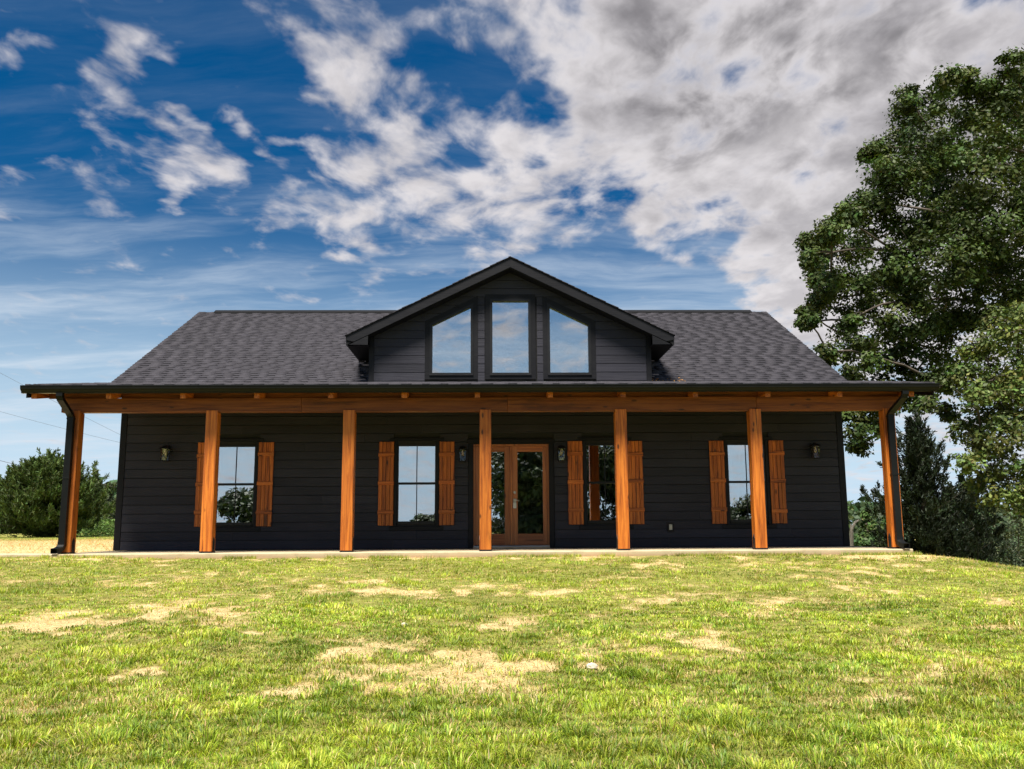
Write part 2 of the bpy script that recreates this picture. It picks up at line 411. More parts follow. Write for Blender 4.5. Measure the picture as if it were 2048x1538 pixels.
def ground_z(x, y):
    x = np.asarray(x, float); y = np.asarray(y, float)
    z = -.095 + .064*np.minimum(y+.25, 0) + .0
    z = np.where(y < -22, z.clip(-1.5, None), z)
    z = z + .012*sstep(-5, -8, x)*4*(y > -6)*sstep(-6, -1, y)
    # bank falls away to the right of the porch
    dx = np.maximum(x-7.2, 0); drop = np.where(dx < 2.5, .062*dx*dx, .3875+.31*(dx-2.5))
    drop = np.minimum(drop, 3.2+0*dx)
    z = z - drop*(.45+.55*sstep(-12, -1, y))
    # flat field to the left behind, rising gently
    back = sstep(0, 6, y)*sstep(-5, -8, x)
    z = z + back*np.minimum(.05+.0045*np.maximum(y, 0), .26)
    z = z - sstep(14, 40, y)*sstep(-6, 6, x)*2.5
    amp = sstep(-.3, -2.0, y)*sstep(60, 20, abs(y))+.0
    z = z + amp*(.10*(fbm(x*.55, y*.55, 3)-.5)+.05*(fbm(x*2.2, y*2.2, 9)-.5))
    return z
def ground_hit(px, py):
    d = ray(px, py); t = 3.0
    for _ in range(4000):
        p = CAM+d*t
        if p[2] <= float(ground_z(p[0], p[1])): return p
        t += .02
    return CAM+d*t
PATCH = [(1000, 1335, 1.0, .55, .9), (960, 1310, .9, .3, .8), (1150, 1355, .6, .2, .45), (1540, 1340, .45, .2, .8), (1450, 1290, .7, .2, .5), (60, 1250, .9, .45, .8), (240, 1262, .5, .25, .6), (390, 1218, .8, .3, .65), (280, 1355, .45, .16, .75), (160, 1408, .35, .12, .7), (540, 1260, .5, .25, .55),
         (660, 1180, .9, .4, .55), (960, 1178, 1.1, .5, .55), (1030, 1255, .6, .25, .8), (1190, 1235, .8, .3, .6), (1330, 1130, .7, .5, .6), (1500, 1225, .7, .3, .5), (1620, 1290, .7, .22, .5), (1730, 1190, 1.2, .6, .5), (1830, 1140, 1.1, .5, .45), (1900, 1200, 1.0, .4, .4), (1980, 1260, .7, .3, .4),
         (1300, 1390, .45, .15, .6), (1210, 1425, .35, .14, .6), (1270, 1455, .45, .12, .55), (640, 1320, .5, .25, .5), (650, 1370, .8, .13, .6), (720, 1372, .5, .12, .6), (1460, 1320, .5, .2, .5), (1580, 1378, .5, .12, .6), (1760, 1405, .55, .14, .5), (310, 1345, .5, .14, .7), (1760, 1113, .8, .35, .8), (880, 1112, 1.6, .22, .55), (320, 1117, 1.2, .2, .5)]
PATCH = [(ground_hit(a, b), c*.78, d*.82, e) for a, b, c, d, e in PATCH]
def bare_mask(x, y):
    x = np.asarray(x, float); y = np.asarray(y, float)
    wx = x+.5*(fbm(x*1.3, y*1.3, 21)-.5)*2; wy = y+.5*(fbm(x*1.3, y*1.3, 57)-.5)*2
    n1 = fbm(x*1.1, y*.9, 77, 5); n2 = fbm(x*4.2, y*3.6, 31, 4); n3 = fbm(x*13, y*11, 35, 2)
    far = sstep(-11.6, -8.6, y)                                       # the near turf is thick
    b = (1.05*(n1-.42)+1.25*(n2-.46))*far
    w = 0
    for p, rx, ry, k in PATCH:
        d = ((wx-p[0])/rx)**2+((wy-p[1])/(ry*1.5))**2
        w = np.maximum(w, k*np.exp(-d*.8))
    b = b + w*(.42+1.5*(n2-.42)) + .55*(n3-.5)*(w+.5*far)
    b = b + .85*sstep(-6.9, -8.0, x)*sstep(.4, 1.2, y)*sstep(20, 12, y)   # straw-covered ground beyond the left corner
    b = b + .25*sstep(-.9, -.3, y)*sstep(.5, 0, y)
    return np.clip(b, 0, 1)

# ------------------------------------------------------------------ ground
def build_ground():
    def axis(lo, hi, step, far, n):
        mid = np.arange(lo, hi+1e-6, step)
        g = np.geomspace(step, 1, n)
        a = lo-(np.geomspace(1, far+1, n)-1)[1:][::-1]; b = hi+(np.geomspace(1, far+1, n)-1)[1:]
        return np.concatenate([a, mid, b])
    xs = axis(-11, 13, .085, 700, 42); ys = axis(-13.5, 1.5, .075, 800, 48)
    X, Y = np.meshgrid(xs, ys); Z = ground_z(X, Y)
    B = bare_mask(X, Y)
    Z = Z - .02*B*(Y < -.5)
    # keep the sheet below the slab and the house
    inside = (X > -7.46) & (X < 7.46) & (Y > -.12) & (Y < 13)
    Z = np.where(inside, -.45, Z)
    V = np.stack([X, Y, Z], -1).reshape(-1, 3); nx, ny = len(xs), len(ys)
    i = np.arange(nx-1)[None, :]+np.arange(ny-1)[:, None]*nx
    Q = np.stack([i, i+1, i+nx+1, i+nx], -1).reshape(-1, 4)
    me = np_mesh('ground', V, Q, None, 'lawn_soil')
    a = me.attributes.new('bare', 'FLOAT', 'POINT'); a.data.foreach_set('value', B.reshape(-1).astype(np.float32))
    me.polygons.foreach_set('use_smooth', np.ones(len(Q), bool))
    link('ground', me, kind='structure')
build_ground()

# ------------------------------------------------------------------ the house
house = thing('house', 'dark charcoal one-storey house with gabled dormer, wooden porch posts and plank shutters', 'house')
WY = 2.30                                   # front wall core plane
XL, XR = -7.405, 7.342
def part(mb, name, mat, parent=None, **k): return mb.build(name, mat, parent or house, **k)

# porch slab
part(MB().box(-7.50, 7.50, -.17, WY-.001, -.42, 0.0, .012), 'porch_slab', 'concrete')
wk = MB().box(-30, -7.503, -.10, .75, -.30, .0, .01)
wk.build('walkway', 'concrete', kind='structure')

# openings: lower windows (centre x) and the double door
WIN = [-5.06, -1.41, 2.42, 5.32]
WHW, WZ0, WZ1 = .395, .515, 2.095
DX0, DX1, DZ1 = -.262, 1.272, 2.095
cuts = sorted([(c-WHW, c+WHW, WZ0, WZ1) for c in WIN]+[(DX0, DX1, 0, DZ1)])
core = MB(); x = XL+.02; T = 3.18
for a, b_, z0, z1 in cuts:
    core.box(x, a, WY, WY+.15, 0, T)
    if z0 > 0: core.box(a, b_, WY, WY+.15, 0, z0)
    core.box(a, b_, WY, WY+.15, z1, T); x = b_
core.box(x, XR-.02, WY, WY+.15, 0, T)
front = part(core, 'front_wall', 'dark_core')
# side and back walls, inside lining, ceiling
HB = 13.1
for nm, xa, xb in (('side_wall', XL+.02, XL+.17), ('side_wall', XR-.17, XR-.02)):
    part(MB().prism([(WY+.151, 0), (HB, 0), (HB, 3.2), (7.7, 5.95), (WY+.151, 3.2)], 0, xa, xb), nm, 'siding')
part(MB().box(XL+.171, XR-.171, HB-.15, HB, 0, 3.2), 'back_wall', 'siding')
part(MB().box(XL+.18, XR-.18, 6.4, 6.5, .001, 3.0), 'interior_wall', 'interior_white')
part(MB().box(XL+.18, XR-.18, WY+.152, HB-.16, -.2, -.001), 'interior_floor', 'interior_white')
# great room back wall seen high through the dormer glass
part(MB().box(-2.3, 3.3, 6.1, 6.2, 3.02, 5.2), 'interior_wall', 'interior_white')

# siding boards: lapped planks, bottom edge proud of the one below
EXP = .1778
def lap(x0, x1, z, yb, y_flip=1, zt=None):
    h = .195 if zt is None else zt-z
    k = h/.195
    h -= .0255
    return MB().prism([(yb-.034, z+.002), (yb-.001, z+.002), (yb-.001, z+h), (yb-.028, z+h), (yb-.0285, z+h-.004)], 0, x0, x1)
def cut_lap(poly_top, yb):                  # board whose outline is an arbitrary polygon in x,z
    mb = MB(); n = len(poly_top); z0 = min(p[1] for p in poly_top)
    f = [(x, yb-.034+.006*(z-z0)/.17, z) for x, z in poly_top]; bk = [(x, yb-.002, z) for x, z in poly_top]
    mb.v += f+bk; mb.f += [tuple(range(n)), tuple(range(n, 2*n))[::-1]]+[(i, i+n, (i+1) % n+n, (i+1) % n) for i in range(n)]; return mb
z = .012; row = 0
zones = [(XL+.13, XR-.13)]
while z < 3.05:
    # the door casing interrupts the lower rows, window casings hide the rest
    segs = [(XL+.128, DX0-.105), (DX1+.108, XR-.128)] if z < 2.19 else [(XL+.128, XR-.128)]
    new = []
    for a, b_ in segs:
        if z+.19 > .46 and z < 2.17:
            for c in WIN:
                if a < c < b_: new.append((a, c-.47)); a = c+.47
        new.append((a, b_))
    for a, b_ in new:
        x = a; first = True
        while x < b_-1e-3:
            L = 3.66 if not first else .9+2.6*random.random(); first = False
            e = min(x+L, b_)
            if b_-e < .4: e = b_
            part(lap(x+.0015, e-.0015, z+random.uniform(-.0015, .0015), WY), 'siding_board', 'siding', front); x = e
    z += EXP; row += 1
for s, xw in ((0, XL+.0195), (1, XR-.0195)):           # siding on the two side walls
    z = .012
    side = [o for o in house.children if o.name.startswith('side_wall')][s]
    while z < 3.0:
        mb = MB(); d = -1 if s == 0 else 1
        mb.prism([(xw+d*.034, z), (xw+d*.0125, z), (xw+d*.0005, z+.195), (xw+d*.0115, z+.195)], 1, WY+.02, HB)
        part(mb, 'siding_board', 'siding', side); z += EXP
for xa, xb in ((XL, XL+.125), (XR-.125, XR)):
    part(MB().box(xa, xb, WY-.044, WY+.09, .004, 3.1, .003), 'corner_board', 'trim_black')

# ---- windows
def window(cx):
    f = MB(); y0, y1 = WY-.020, WY+.10
    # outer casing that fills between glass frame and shutters
    f.box(cx-.455, cx-WHW, WY-.040, WY-.0005, .45, 2.165, .003).box(cx+WHW, cx+.455, WY-.040, WY-.0005, .45, 2.165, .003)
    f.box(cx-.55, cx+.55, WY-.046, WY-.0005, 2.166, 2.225, .003)
    f.box(cx-.55, cx+.55, WY-.048, WY-.0005, .366, .447, .003)
    w = part(f, 'window', 'trim_black')
    fr = MB(); y0, y1 = WY-.012, WY+.07
    fr.box(cx-WHW+.001, cx-.369, y0, y1, WZ0, WZ1, .002).box(cx+.369, cx+WHW-.001, y0, y1, WZ0, WZ1, .002)
    fr.box(cx-.368, cx+.368, y0, y1, 2.061, WZ1, .002).box(cx-.368, cx+.368, y0-.014, y1, WZ0-.03, .547, .002)
    part(fr, 'frame', 'frame_black', w)
    part(MB().box(cx-.367, cx+.367, WY+.008, WY+.046, 1.283, 1.329, .003), 'meeting_rail', 'frame_black', w)
    for z0, z1, y in ((1.329, 2.060, WY+.018), (.548, 1.283, WY+.040)):
        a = random.uniform(-.0012, .0012); b2 = random.uniform(-.0015, .0015)     # real panes are never quite in plane
        p = MB().quadbox([(cx-.367, y+a, z0), (cx+.367, y-a, z0), (cx+.367, y-a+.006, z0), (cx-.367, y+a+.006, z0), (cx-.367, y+a+b2, z1), (cx+.367, y-a+b2, z1), (cx+.367, y-a+b2+.006, z1), (cx-.367, y+a+b2+.006, z1)])
        pn = part(p, 'pane', 'window_glass', w)
        part(MB().box(cx-.009, cx+.009, y-.009, y-.002, z0+.001, z1-.001, .002), 'grille_bar', 'frame_black', w)
for c in WIN: window(c)

# ---- shutters: four planks and three battens each
def shutter(cx, tilt):
    W, Z0, Z1 = .306, .466, 2.146; y = WY-.066
    body = None; pw = W/4
    for i in range(4):
        x0 = cx-W/2+i*pw; j = random.uniform(-.002, .002)
        mb = MB().box(x0+.003, x0+pw-.003, y+j, y+.022+j, Z0+random.uniform(-.002, .002), Z1+random.uniform(-.002, .002), .003)
        if body is None:
            body = part(MB().box(cx-W/2+.01, cx+W/2-.01, WY-.0405, WY-.0365, Z0+.02, Z1-.02), 'shutter', 'iron_black')
        part(mb, 'plank', 'shutter_wood_z', body)
    for zc in (.735, 1.315, 1.885):
        zc += random.uniform(-.02, .02) if tilt else 0
        part(MB().box(cx-W/2-.006, cx+W/2+.006, y-.026, y-.003, zc-.038, zc+.038, .004), 'batten', 'shutter_wood_x', body)
for c in WIN:
    shutter(c-.613, True); shutter(c+.613, True)

# ---- double door
jamb = MB()
jamb.box(DX0+.001, DX0+.032, WY-.012, WY+.12, .056, DZ1-.001, .003).box(DX1-.032, DX1-.001, WY-.012, WY+.12, .056, DZ1-.001, .003).box(DX0+.033, DX1-.033, WY-.012, WY+.12, DZ1-.036, DZ1-.001, .003)
df = part(jamb, 'door_frame', 'door_wood_z')
cas = MB().box(DX0-.10, DX0-.001, WY-.044, WY-.0005, .004, 2.11, .003).box(DX1+.001, DX1+.10, WY-.044, WY-.0005, .004, 2.11, .003).box(DX0-.13, DX1+.13, WY-.048, WY-.0005, 2.112, 2.195, .003)
part(cas, 'casing', 'trim_black', df)
part(MB().box(DX0-.001, DX1+.001, WY-.085, WY+.13, .0005, .028, .004), 'threshold', 'concrete', df)
part(MB().box(DX0+.002, DX1-.002, WY-.045, WY+.12, .029, .055, .003), 'sill', 'threshold_metal', df)
def leaf(x0, x1, px0, px1, handle):
    y0, y1 = WY+.022, WY+.066; z0, z1 = .066, 2.056
    d = part(MB().box(x0, px0, y0, y1, z0, z1, .003).box(px1, x1, y0, y1, z0, z1, .003), 'door', 'door_wood_z')
    part(MB().box(px0+.0006, px1-.0006, y0+.001, y1, z0, .288, .003), 'bottom_rail', 'door_wood_x', d)
    part(MB().box(px0+.0006, px1-.0006, y0+.001, y1, 1.94, z1, .003), 'top_rail', 'door_wood_x', d)
    part(MB().box(px0+.001, px1-.001, y0+.012, y0+.020, .289, 1.939), 'pane', 'window_glass', d)
    if handle:
        hx = (x0+px0)/2-.004
        h = part(MB().box(hx-.032, hx+.032, y0-.010, y0-.0005, .795, .99, .006), 'handle_plate', 'metal_grey', d)
        part(MB().box(hx-.034, hx+.034, y0-.020, y0-.0105, .795, .905, .004), 'lock_box', 'metal_grey', d)
        part(MB().tube([(hx, y0-.011, .955), (hx, y0-.055, .960), (hx+.02, y0-.058, .957), (hx+.085, y0-.050, .945)], [.013, .012, .011, .009], 8), 'lever', 'metal_grey', d)
        part(MB().tube([(hx, y0-.0005, 1.115), (hx, y0-.020, 1.115)], [.030, .026], 16), 'deadbolt', 'metal_grey', d)
leaf(-.227, .485, -.138, .371, False); leaf(.525, 1.237, .634, 1.147, True)
part(MB().box(.487, .523, WY+.008, WY+.06, .066, 2.056, .004), 'astragal', 'door_wood_z', df)

# ---- posts, beam, rafters
PW = .1035
for i in range(-3, 4):
    cx = i*2.44; H = 2.478
    mb = MB().box(cx-PW, cx+PW, 0, 2*PW, .024, H, .007).box(cx-PW, cx+PW, .0002, .026, H-.02, H+.032, .006)
    po = part(mb, 'porch_post', 'wood_z')
    br = MB().box(cx-PW-.006, cx+PW+.006, -.006, 2*PW+.006, .0005, .023, .003)
    bo = part(br, 'post_base', 'iron_black', po)
    for s in (-1, 1):
        xa = cx+s*(PW+.0008); xb = cx+s*(PW+.0075)
        pl = [(.05, .012), (.155, .012), (.155, .20), (.135, .235), (.1025, .275), (.07, .235), (.05, .20)]
        part(MB().prism(pl, 0, min(xa, xb), max(xa, xb)), 'side_plate', 'iron_black', po)
        for zz in (.07, .12, .17, .22): part(MB().tube([(xb-s*.001, .1025, zz), (xb+s*.006, .1025, zz)], .011, 6), 'bolt', 'iron_black', po)
BX = [-7.56, -3.30, .40, 4.92, 7.56]       # beam timbers butt over or near the posts
for a, b_ in zip(BX[:-1], BX[1:]):
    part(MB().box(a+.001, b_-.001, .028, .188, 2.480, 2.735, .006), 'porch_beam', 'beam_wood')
SL = .172
def deck_z(y): return 2.935+SL*(y-.03)
def sloped(x0, x1, ya, yb, zo, h):
    return MB().quadbox([(x0, ya, deck_z(ya)-zo-h), (x1, ya, deck_z(ya)-zo-h), (x1, yb, deck_z(yb)-zo-h), (x0, yb, deck_z(yb)-zo-h),
                         (x0, ya, deck_z(ya)-zo), (x1, ya, deck_z(ya)-zo), (x1, yb, deck_z(yb)-zo), (x0, yb, deck_z(yb)-zo)])
for i in range(-1, 12):
    cx = -6.575+1.2875*i
    cx = max(min(cx, 7.86), -7.86)
    part(sloped(cx-.045, cx+.045, -.36, WY-.035, 0.0, .197), 'rafter', 'wood_y')
for i in range(-1, 11):                     # blocking between the rafters over the beam
    a = max(-6.575+1.2875*i, -7.86)+.047; b_ = min(-6.575+1.2875*(i+1), 7.86)-.047
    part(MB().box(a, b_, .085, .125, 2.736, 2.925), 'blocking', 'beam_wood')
# ceiling boards laid across the rafters
n = 16; y = -.40; bw = (WY-.03+.40)/n
for i in range(n):
    ya = -.40+i*bw
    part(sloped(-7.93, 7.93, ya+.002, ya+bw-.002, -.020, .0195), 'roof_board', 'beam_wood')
for s in (-1, 1):
    xa, xb = sorted((s*7.932, s*7.955))
    part(sloped(xa, xb, -.44, WY+.0, -.022, .20), 'rake_board', 'trim_black')
part(MB().box(-7.931, 7.931, -.425, -.401, 2.755, 2.878), 'fascia', 'trim_black')

# ---- gutter with K profile, end caps and hangers
gp = [(-.427, 2.872), (-.427, 2.752), (-.500, 2.752), (-.506, 2.775), (-.532, 2.800), (-.548, 2.822), (-.552, 2.858), (-.562, 2.862), (-.562, 2.880), (-.548, 2.880), (-.545, 2.866), (-.540, 2.862), (-.537, 2.826), (-.522, 2.806), (-.498, 2.782), (-.492, 2.762), (-.435, 2.762), (-.435, 2.872)]
gut = part(MB().prism(gp, 0, -8.01, 8.005), 'gutter', 'gutter_black')
for xx in (-8.0125, 8.0075):
    part(MB().prism([(-.427, 2.872), (-.427, 2.750), (-.500, 2.750), (-.507, 2.775), (-.533, 2.800), (-.549, 2.822), (-.556, 2.872)], 0, xx-.0022, xx+.0022), 'end_cap', 'gutter_black', gut)
for i in range(13):
    xx = -7.6+i*15.2/12; part(MB().box(xx-.012, xx+.012, -.544, -.436, 2.866, 2.871), 'hanger', 'gutter_black', gut)

# ---- downspouts
def rect_ring(c, d, w, h, side):
    d = Vector(d).normalized(); s = Vector(side); u = d.cross(s).normalized(); c = Vector(c)
    return [c+s*w*a+u*h*b2 for a, b2 in ((-1, -1), (-.6, -1.12), (.6, -1.12), (1, -1), (1, 1), (-1, 1))]
def downspout(xt, xb, out):
    s = Vector((1, 0, 0))
    w, h = .055, .038
    yb = -.052
    path = [((xt, -.475, 2.754), (0, 0, -1)), ((xt, -.475, 2.70), (0, 0, -1)), ((xt+(xb-xt)*.12, -.44, 2.645), (.3*(xb-xt)/.3, .55, -1)),
            ((xb-(xb-xt)*.10, yb-.05, 2.44), (.3*(xb-xt)/.3, .55, -1)), ((xb, yb, 2.38), (0, 0, -1)), ((xb, yb, 1.2), (0, 0, -1)), ((xb, yb, .20), (0, 0, -1))]
    d = part(MB().loft([rect_ring(p, q, w, h, s) for p, q in path]), 'downspout', 'gutter_black')
    kick = [((xb, yb, .215), (0, 0, -1)), ((xb, yb-.004, .15), (0, -.25, -1)), ((xb+out*.012, yb-.03, .10), (0, -.8, -1)), ((xb+out*.035, yb-.085, .066), (out*.2, -1, -.35)), ((xb+out*.06, yb-.15, .055), (out*.2, -1, -.1))]
    rings = [rect_ring(p, q, w+.004, h+.004, s) for p, q in kick]
    inner = [[Vector(p)+(Vector(kick[-1][0])-Vector(p))*.13 for p in rings[-1]], [Vector(p)+(Vector(kick[-2][0])-Vector(p))*.13 for p in rings[-2]]]
    part(MB().loft(rings+inner), 'elbow', 'gutter_black', d)
    part(MB().box(xb-.062, xb+.062, yb-.046, yb+.047, 1.30, 1.325), 'strap', 'gutter_black', d)
    part(MB().box(xb-.060, xb+.060, yb-.044, yb+.045, 2.345, 2.375), 'collar', 'gutter_black', d)
a_ = at_y(120, 788, -.48)[0]; b2_ = at_y(134, 950, -.05)[0]; downspout(a_, b2_, -1)
a_ = at_y(1810, 785, -.48)[0]; b2_ = at_y(1792.5, 1000, -.05)[0]; downspout(a_, b2_, 1)

# ---- main roof
RY, RZ, MS = 7.70, 6.185, .528               # ridge line and slope
RX0, RX1 = -7.725, 7.57
def main_z(y): return RZ-MS*abs(RY-y)
th = .20
part_roof = part(MB().prism([(2.16, main_z(2.16)-.02), (RY, RZ-.02), (13.4, main_z(13.4)-.02), (13.4, main_z(13.4)-th), (RY, RZ-th-.02), (2.16, main_z(2.16)-th)], 0, RX0+.026, RX1-.026), 'roof', 'soffit_black')
for xa, xb in ((RX0, RX0+.024), (RX1-.024, RX1)):
    part(MB().prism([(2.16, main_z(2.16)-.016), (RY, RZ-.016), (13.4, main_z(13.4)-.016), (13.4, main_z(13.4)-th-.03), (RY, RZ-th-.05), (2.16, main_z(2.16)-th-.03)], 0, xa, xb), 'rake_board', 'trim_black', part_roof)

def shingle_mesh(o, u, v, wu, wv, nrm, keep=None, exp=.143, lift=.018):
    """laminated shingles on a plane: o origin (eave, left), u along the eave, v up the slope; every tab is a slab with a real butt edge"""
    o, u, v, nrm = (np.array(q, float) for q in (o, u, v, nrm))
    V = []; C = []; Q = []; rows = int(math.ceil(wv/exp))
    box_q = np.array([[4, 5, 6, 7], [0, 1, 5, 4], [1, 2, 6, 5], [3, 0, 4, 7]])
    for r in range(rows):
        x = -.3*random.random(); b0 = r*exp
        # backing strip of the course
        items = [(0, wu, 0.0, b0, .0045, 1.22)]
        while x < wu:
            w = random.uniform(.17, .27); g = random.uniform(.12, .20)
            a, b2 = max(x, 0), min(x+w, wu)
            if b2 > a+.02: items.append((a, b2, .0045, b0-.002+random.uniform(0, .003), .0085, random.uniform(.86, 1.10)))
            a, b2 = max(x+w, 0), min(x+w+g, wu)
            if b2 > a+.02: items.append((a, b2, .0046, b0-.001, .0004, -1))  # dark granule band in the gap, doubling as a painted shadow line between tabs
            x += w+g
        for a, b2, h0, lo, t2, sh in items:
            hi = min(lo+(exp*1.06 if sh > 0 else exp*.62), wv)
            if keep is not None and not keep((o+u*(a+b2)/2+v*lo)): continue
            p = []
            for dh, dl in ((0, 0), (1, 0)):
                for (xx, yy, l) in ((a, lo, lift), (b2, lo, lift), (b2, hi, .002), (a, hi, .002)):
                    p.append(o+u*xx+v*yy+nrm*(l+h0+dh*t2-(0 if dh else l*.98)))
            k = len(V); V += p
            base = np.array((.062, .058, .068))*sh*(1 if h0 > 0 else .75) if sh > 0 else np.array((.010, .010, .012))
            C += [base]*8; Q.append(box_q+k)
    return np.array(V), np.concatenate(Q), np.array(C)
def shingles(parent, *a, **k):
    V, Q, C = shingle_mesh(*a, **k)
    return link('shingles', np_mesh('shingles', V, Q, C, 'shingle'), parent, kind='stuff')
cs = math.hypot(1, MS); vv = (0, 1/cs, MS/cs); nn_ = (0, -MS/cs, 1/cs)
DC = .503                                     # dormer centre line
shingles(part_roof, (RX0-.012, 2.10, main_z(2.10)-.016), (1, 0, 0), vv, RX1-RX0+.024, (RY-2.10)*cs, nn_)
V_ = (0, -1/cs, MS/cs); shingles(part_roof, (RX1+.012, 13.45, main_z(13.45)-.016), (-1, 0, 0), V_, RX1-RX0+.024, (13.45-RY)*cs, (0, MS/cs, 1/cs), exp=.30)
part(MB().prism([(RY-.16, main_z(RY-.16)+.005), (RY, RZ+.006), (RY+.16, main_z(RY+.16)+.005), (RY+.16, main_z(RY+.16)+.045), (RY, RZ+.052), (RY-.16, main_z(RY-.16)+.045)], 0, RX0+.42, RX1-.42), 'ridge_vent', 'soffit_black', part_roof)
# porch roof shingles
ps = math.hypot(1, SL); pr = part(sloped(-7.955, 7.955, -.445, 2.35, -.034, .010), 'porch_roof', 'soffit_black')
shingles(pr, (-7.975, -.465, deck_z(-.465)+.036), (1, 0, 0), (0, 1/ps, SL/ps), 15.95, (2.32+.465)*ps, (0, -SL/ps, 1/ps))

# ---- dormer
DXL, DXR, DY = -2.42, 3.43, WY
DPK, DSL, DHW = 5.945, .494, 3.345             # ridge height, slope, half width of its roof
def dorm_z(x): return DPK-DSL*abs(x-DC)
FY = 1.905
dl = []
for s in (-1, 1):
    poly = [(DC, DPK-.02), (DC+s*DHW, DPK-.02-DSL*DHW), (DC+s*DHW, DPK-.20-DSL*DHW), (DC, DPK-.24)]
    dr = part(MB().prism(poly, 1, FY+.026, 7.2), 'dormer_roof', 'soffit_black')
    poly = [(DC, DPK-.012), (DC+s*(DHW+.004), DPK-.012-DSL*DHW), (DC+s*(DHW+.004), DPK-.10-DSL*DHW), (DC+s*(DHW-.16), DPK-.215-DSL*(DHW-.16)), (DC, DPK-.222)]
    part(MB().prism(poly, 1, FY, FY+.024), 'rake_board', 'trim_black', dr)
    # eave return box and soffit
    xa, xb = sorted((DC+s*(DHW-.012), DC+s*2.90)); zb = 4.092
    part(MB().prism([(xa, zb), (xb, zb), (xb, dorm_z(xb)-.23), (xa, dorm_z(xa)-.23)] if True else [], 1, FY+.004, FY+.022), 'eave_return', 'trim_black', dr)
    part(MB().box(xa+.004, xb-.004, FY+.023, 4.4, zb+.004, zb+.022), 'eave_soffit', 'soffit_black', dr)
    xo = DC+s*(DHW-.002); xa2, xb2 = sorted((xo, xo-s*.022))
    part(MB().box(xa2, xb2, FY+.025, 4.4, zb+.001, DPK-.025-DSL*DHW), 'eave_fascia', 'trim_black', dr)
    cd_ = math.hypot(1, DSL)
    o_ = (DC+s*(DHW+.02), FY-.03 if s < 0 else 7.2, DPK-DSL*(DHW+.02)-.010)
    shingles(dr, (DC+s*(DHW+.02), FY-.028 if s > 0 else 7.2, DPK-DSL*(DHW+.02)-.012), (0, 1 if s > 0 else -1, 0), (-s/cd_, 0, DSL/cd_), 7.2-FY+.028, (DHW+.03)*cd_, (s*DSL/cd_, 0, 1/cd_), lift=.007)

# dormer glass: two trapezoids and a tall middle light
PZ0 = 3.570
LIGHTS = [[(-1.116, PZ0), (-.321, PZ0), (-.321, 4.961), (-1.116, 4.571)], [(.131, PZ0), (.880, PZ0), (.880, 5.085), (.131, 5.085)], [(1.328, PZ0), (2.128, PZ0), (2.128, 4.569), (1.328, 4.961)]]
def clip_poly(poly, a, b2, c):               # keep a*x+b*z<=c
    out = []
    for i in range(len(poly)):
        p, q = poly[i], poly[(i+1) % len(poly)]; fp, fq = a*p[0]+b2*p[1]-c, a*q[0]+b2*q[1]-c
        if fp <= 0: out.append(p)
        if (fp < 0) != (fq < 0) and fp != fq:
            t2 = fp/(fp-fq); out.append((p[0]+(q[0]-p[0])*t2, p[1]+(q[1]-p[1])*t2))
    return out
def gable_clip(poly, drop=.15):
    p = clip_poly(poly, -DSL, 1, DPK-drop-DSL*DC)
    return clip_poly(p, DSL, 1, DPK-drop+DSL*DC)
dw_core = MB()
xs_ = [DXL+.02, -1.116, -.321, .131, .880, 1.328, 2.128, DXR-.02]
for i in range(7):
    a, b2 = xs_[i], xs_[i+1]
    if i % 2 == 0:
        p = gable_clip([(a, 3.1), (b2, 3.1), (b2, 6), (a, 6)])
        dw_core.prism(p, 1, DY, DY+.14)
    else:
        L = LIGHTS[i//2]; dw_core.prism([(a, 3.1), (b2, 3.1), (b2, PZ0), (a, PZ0)], 1, DY, DY+.14)
        p = gable_clip([(a, L[3][1]), (b2, L[2][1]), (b2, 6), (a, 6)]); dw_core.prism(p, 1, DY, DY+.14)
dwall = part(dw_core, 'dormer_wall', 'dark_core')
for xa, xb, d in ((DXL+.021, DXL+.12, 0), (DXR-.12, DXR-.021, 0)):
    part(MB().prism([(DY+.141, 3.15), (5.0, 4.25), (5.0, 4.5), (DY+.141, 4.5)], 0, xa, xb), 'dormer_cheek', 'siding')
def trim_poly(L, g):                           # casing outline round a light, g wide
    (x0, z0), (x1, _), (_, z1), (_, z2) = L
    k = (z1-z2)/(x1-x0)
    e = g*math.hypot(1, k)
    return [(x0-g, z0-g*.9), (x1+g, z0-g*.9), (x1+g, z1+k*g+e), (x0-g, z2-k*g+e)]
z = 3.232
while z < 5.75:
    zt = z+.1700
    # split the row by the casings
    row_poly = [(DXL+.108, z), (DXR-.108, z), (DXR-.108, zt), (DXL+.108, zt)]
    bounds = [(-9, -1.268), (-.170, -.032), (1.058, 1.190), (2.280, 9)]
    if z > 5.13:
        pieces = [(-9, 9)]
    else:
        pieces = bounds
    for a, b2 in pieces:
        p = clip_poly(clip_poly(row_poly, -1, 0, -a), 1, 0, b2)
        if len(p) < 3: continue
        p = gable_clip(p, .17)
        if len(p) >= 3 and max(q[1] for q in p)-min(q[1] for q in p) > .02:
            cut_lap(p, DY).build('siding_board', 'siding', dwall)
    if 4.6 < z <= 5.13:                        # boards over the slanted casings
        for L, sgn in ((LIGHTS[0], 1), (LIGHTS[2], -1)):
            T_ = trim_poly(L, .150); (x0, zl), (x1, zr) = (T_[3], T_[2])
            k = (zr-zl)/(x1-x0)
            p = clip_poly(clip_poly(row_poly, -1, 0, -x0), 1, 0, x1)
            p = clip_poly(p, k, -1, k*x0-zl)   # above the casing top edge
            p = gable_clip(p, .17)
            if len(p) >= 3 and max(q[1] for q in p)-min(q[1] for q in p) > .02: cut_lap(p, DY).build('siding_board', 'siding', dwall)
    z += EXP
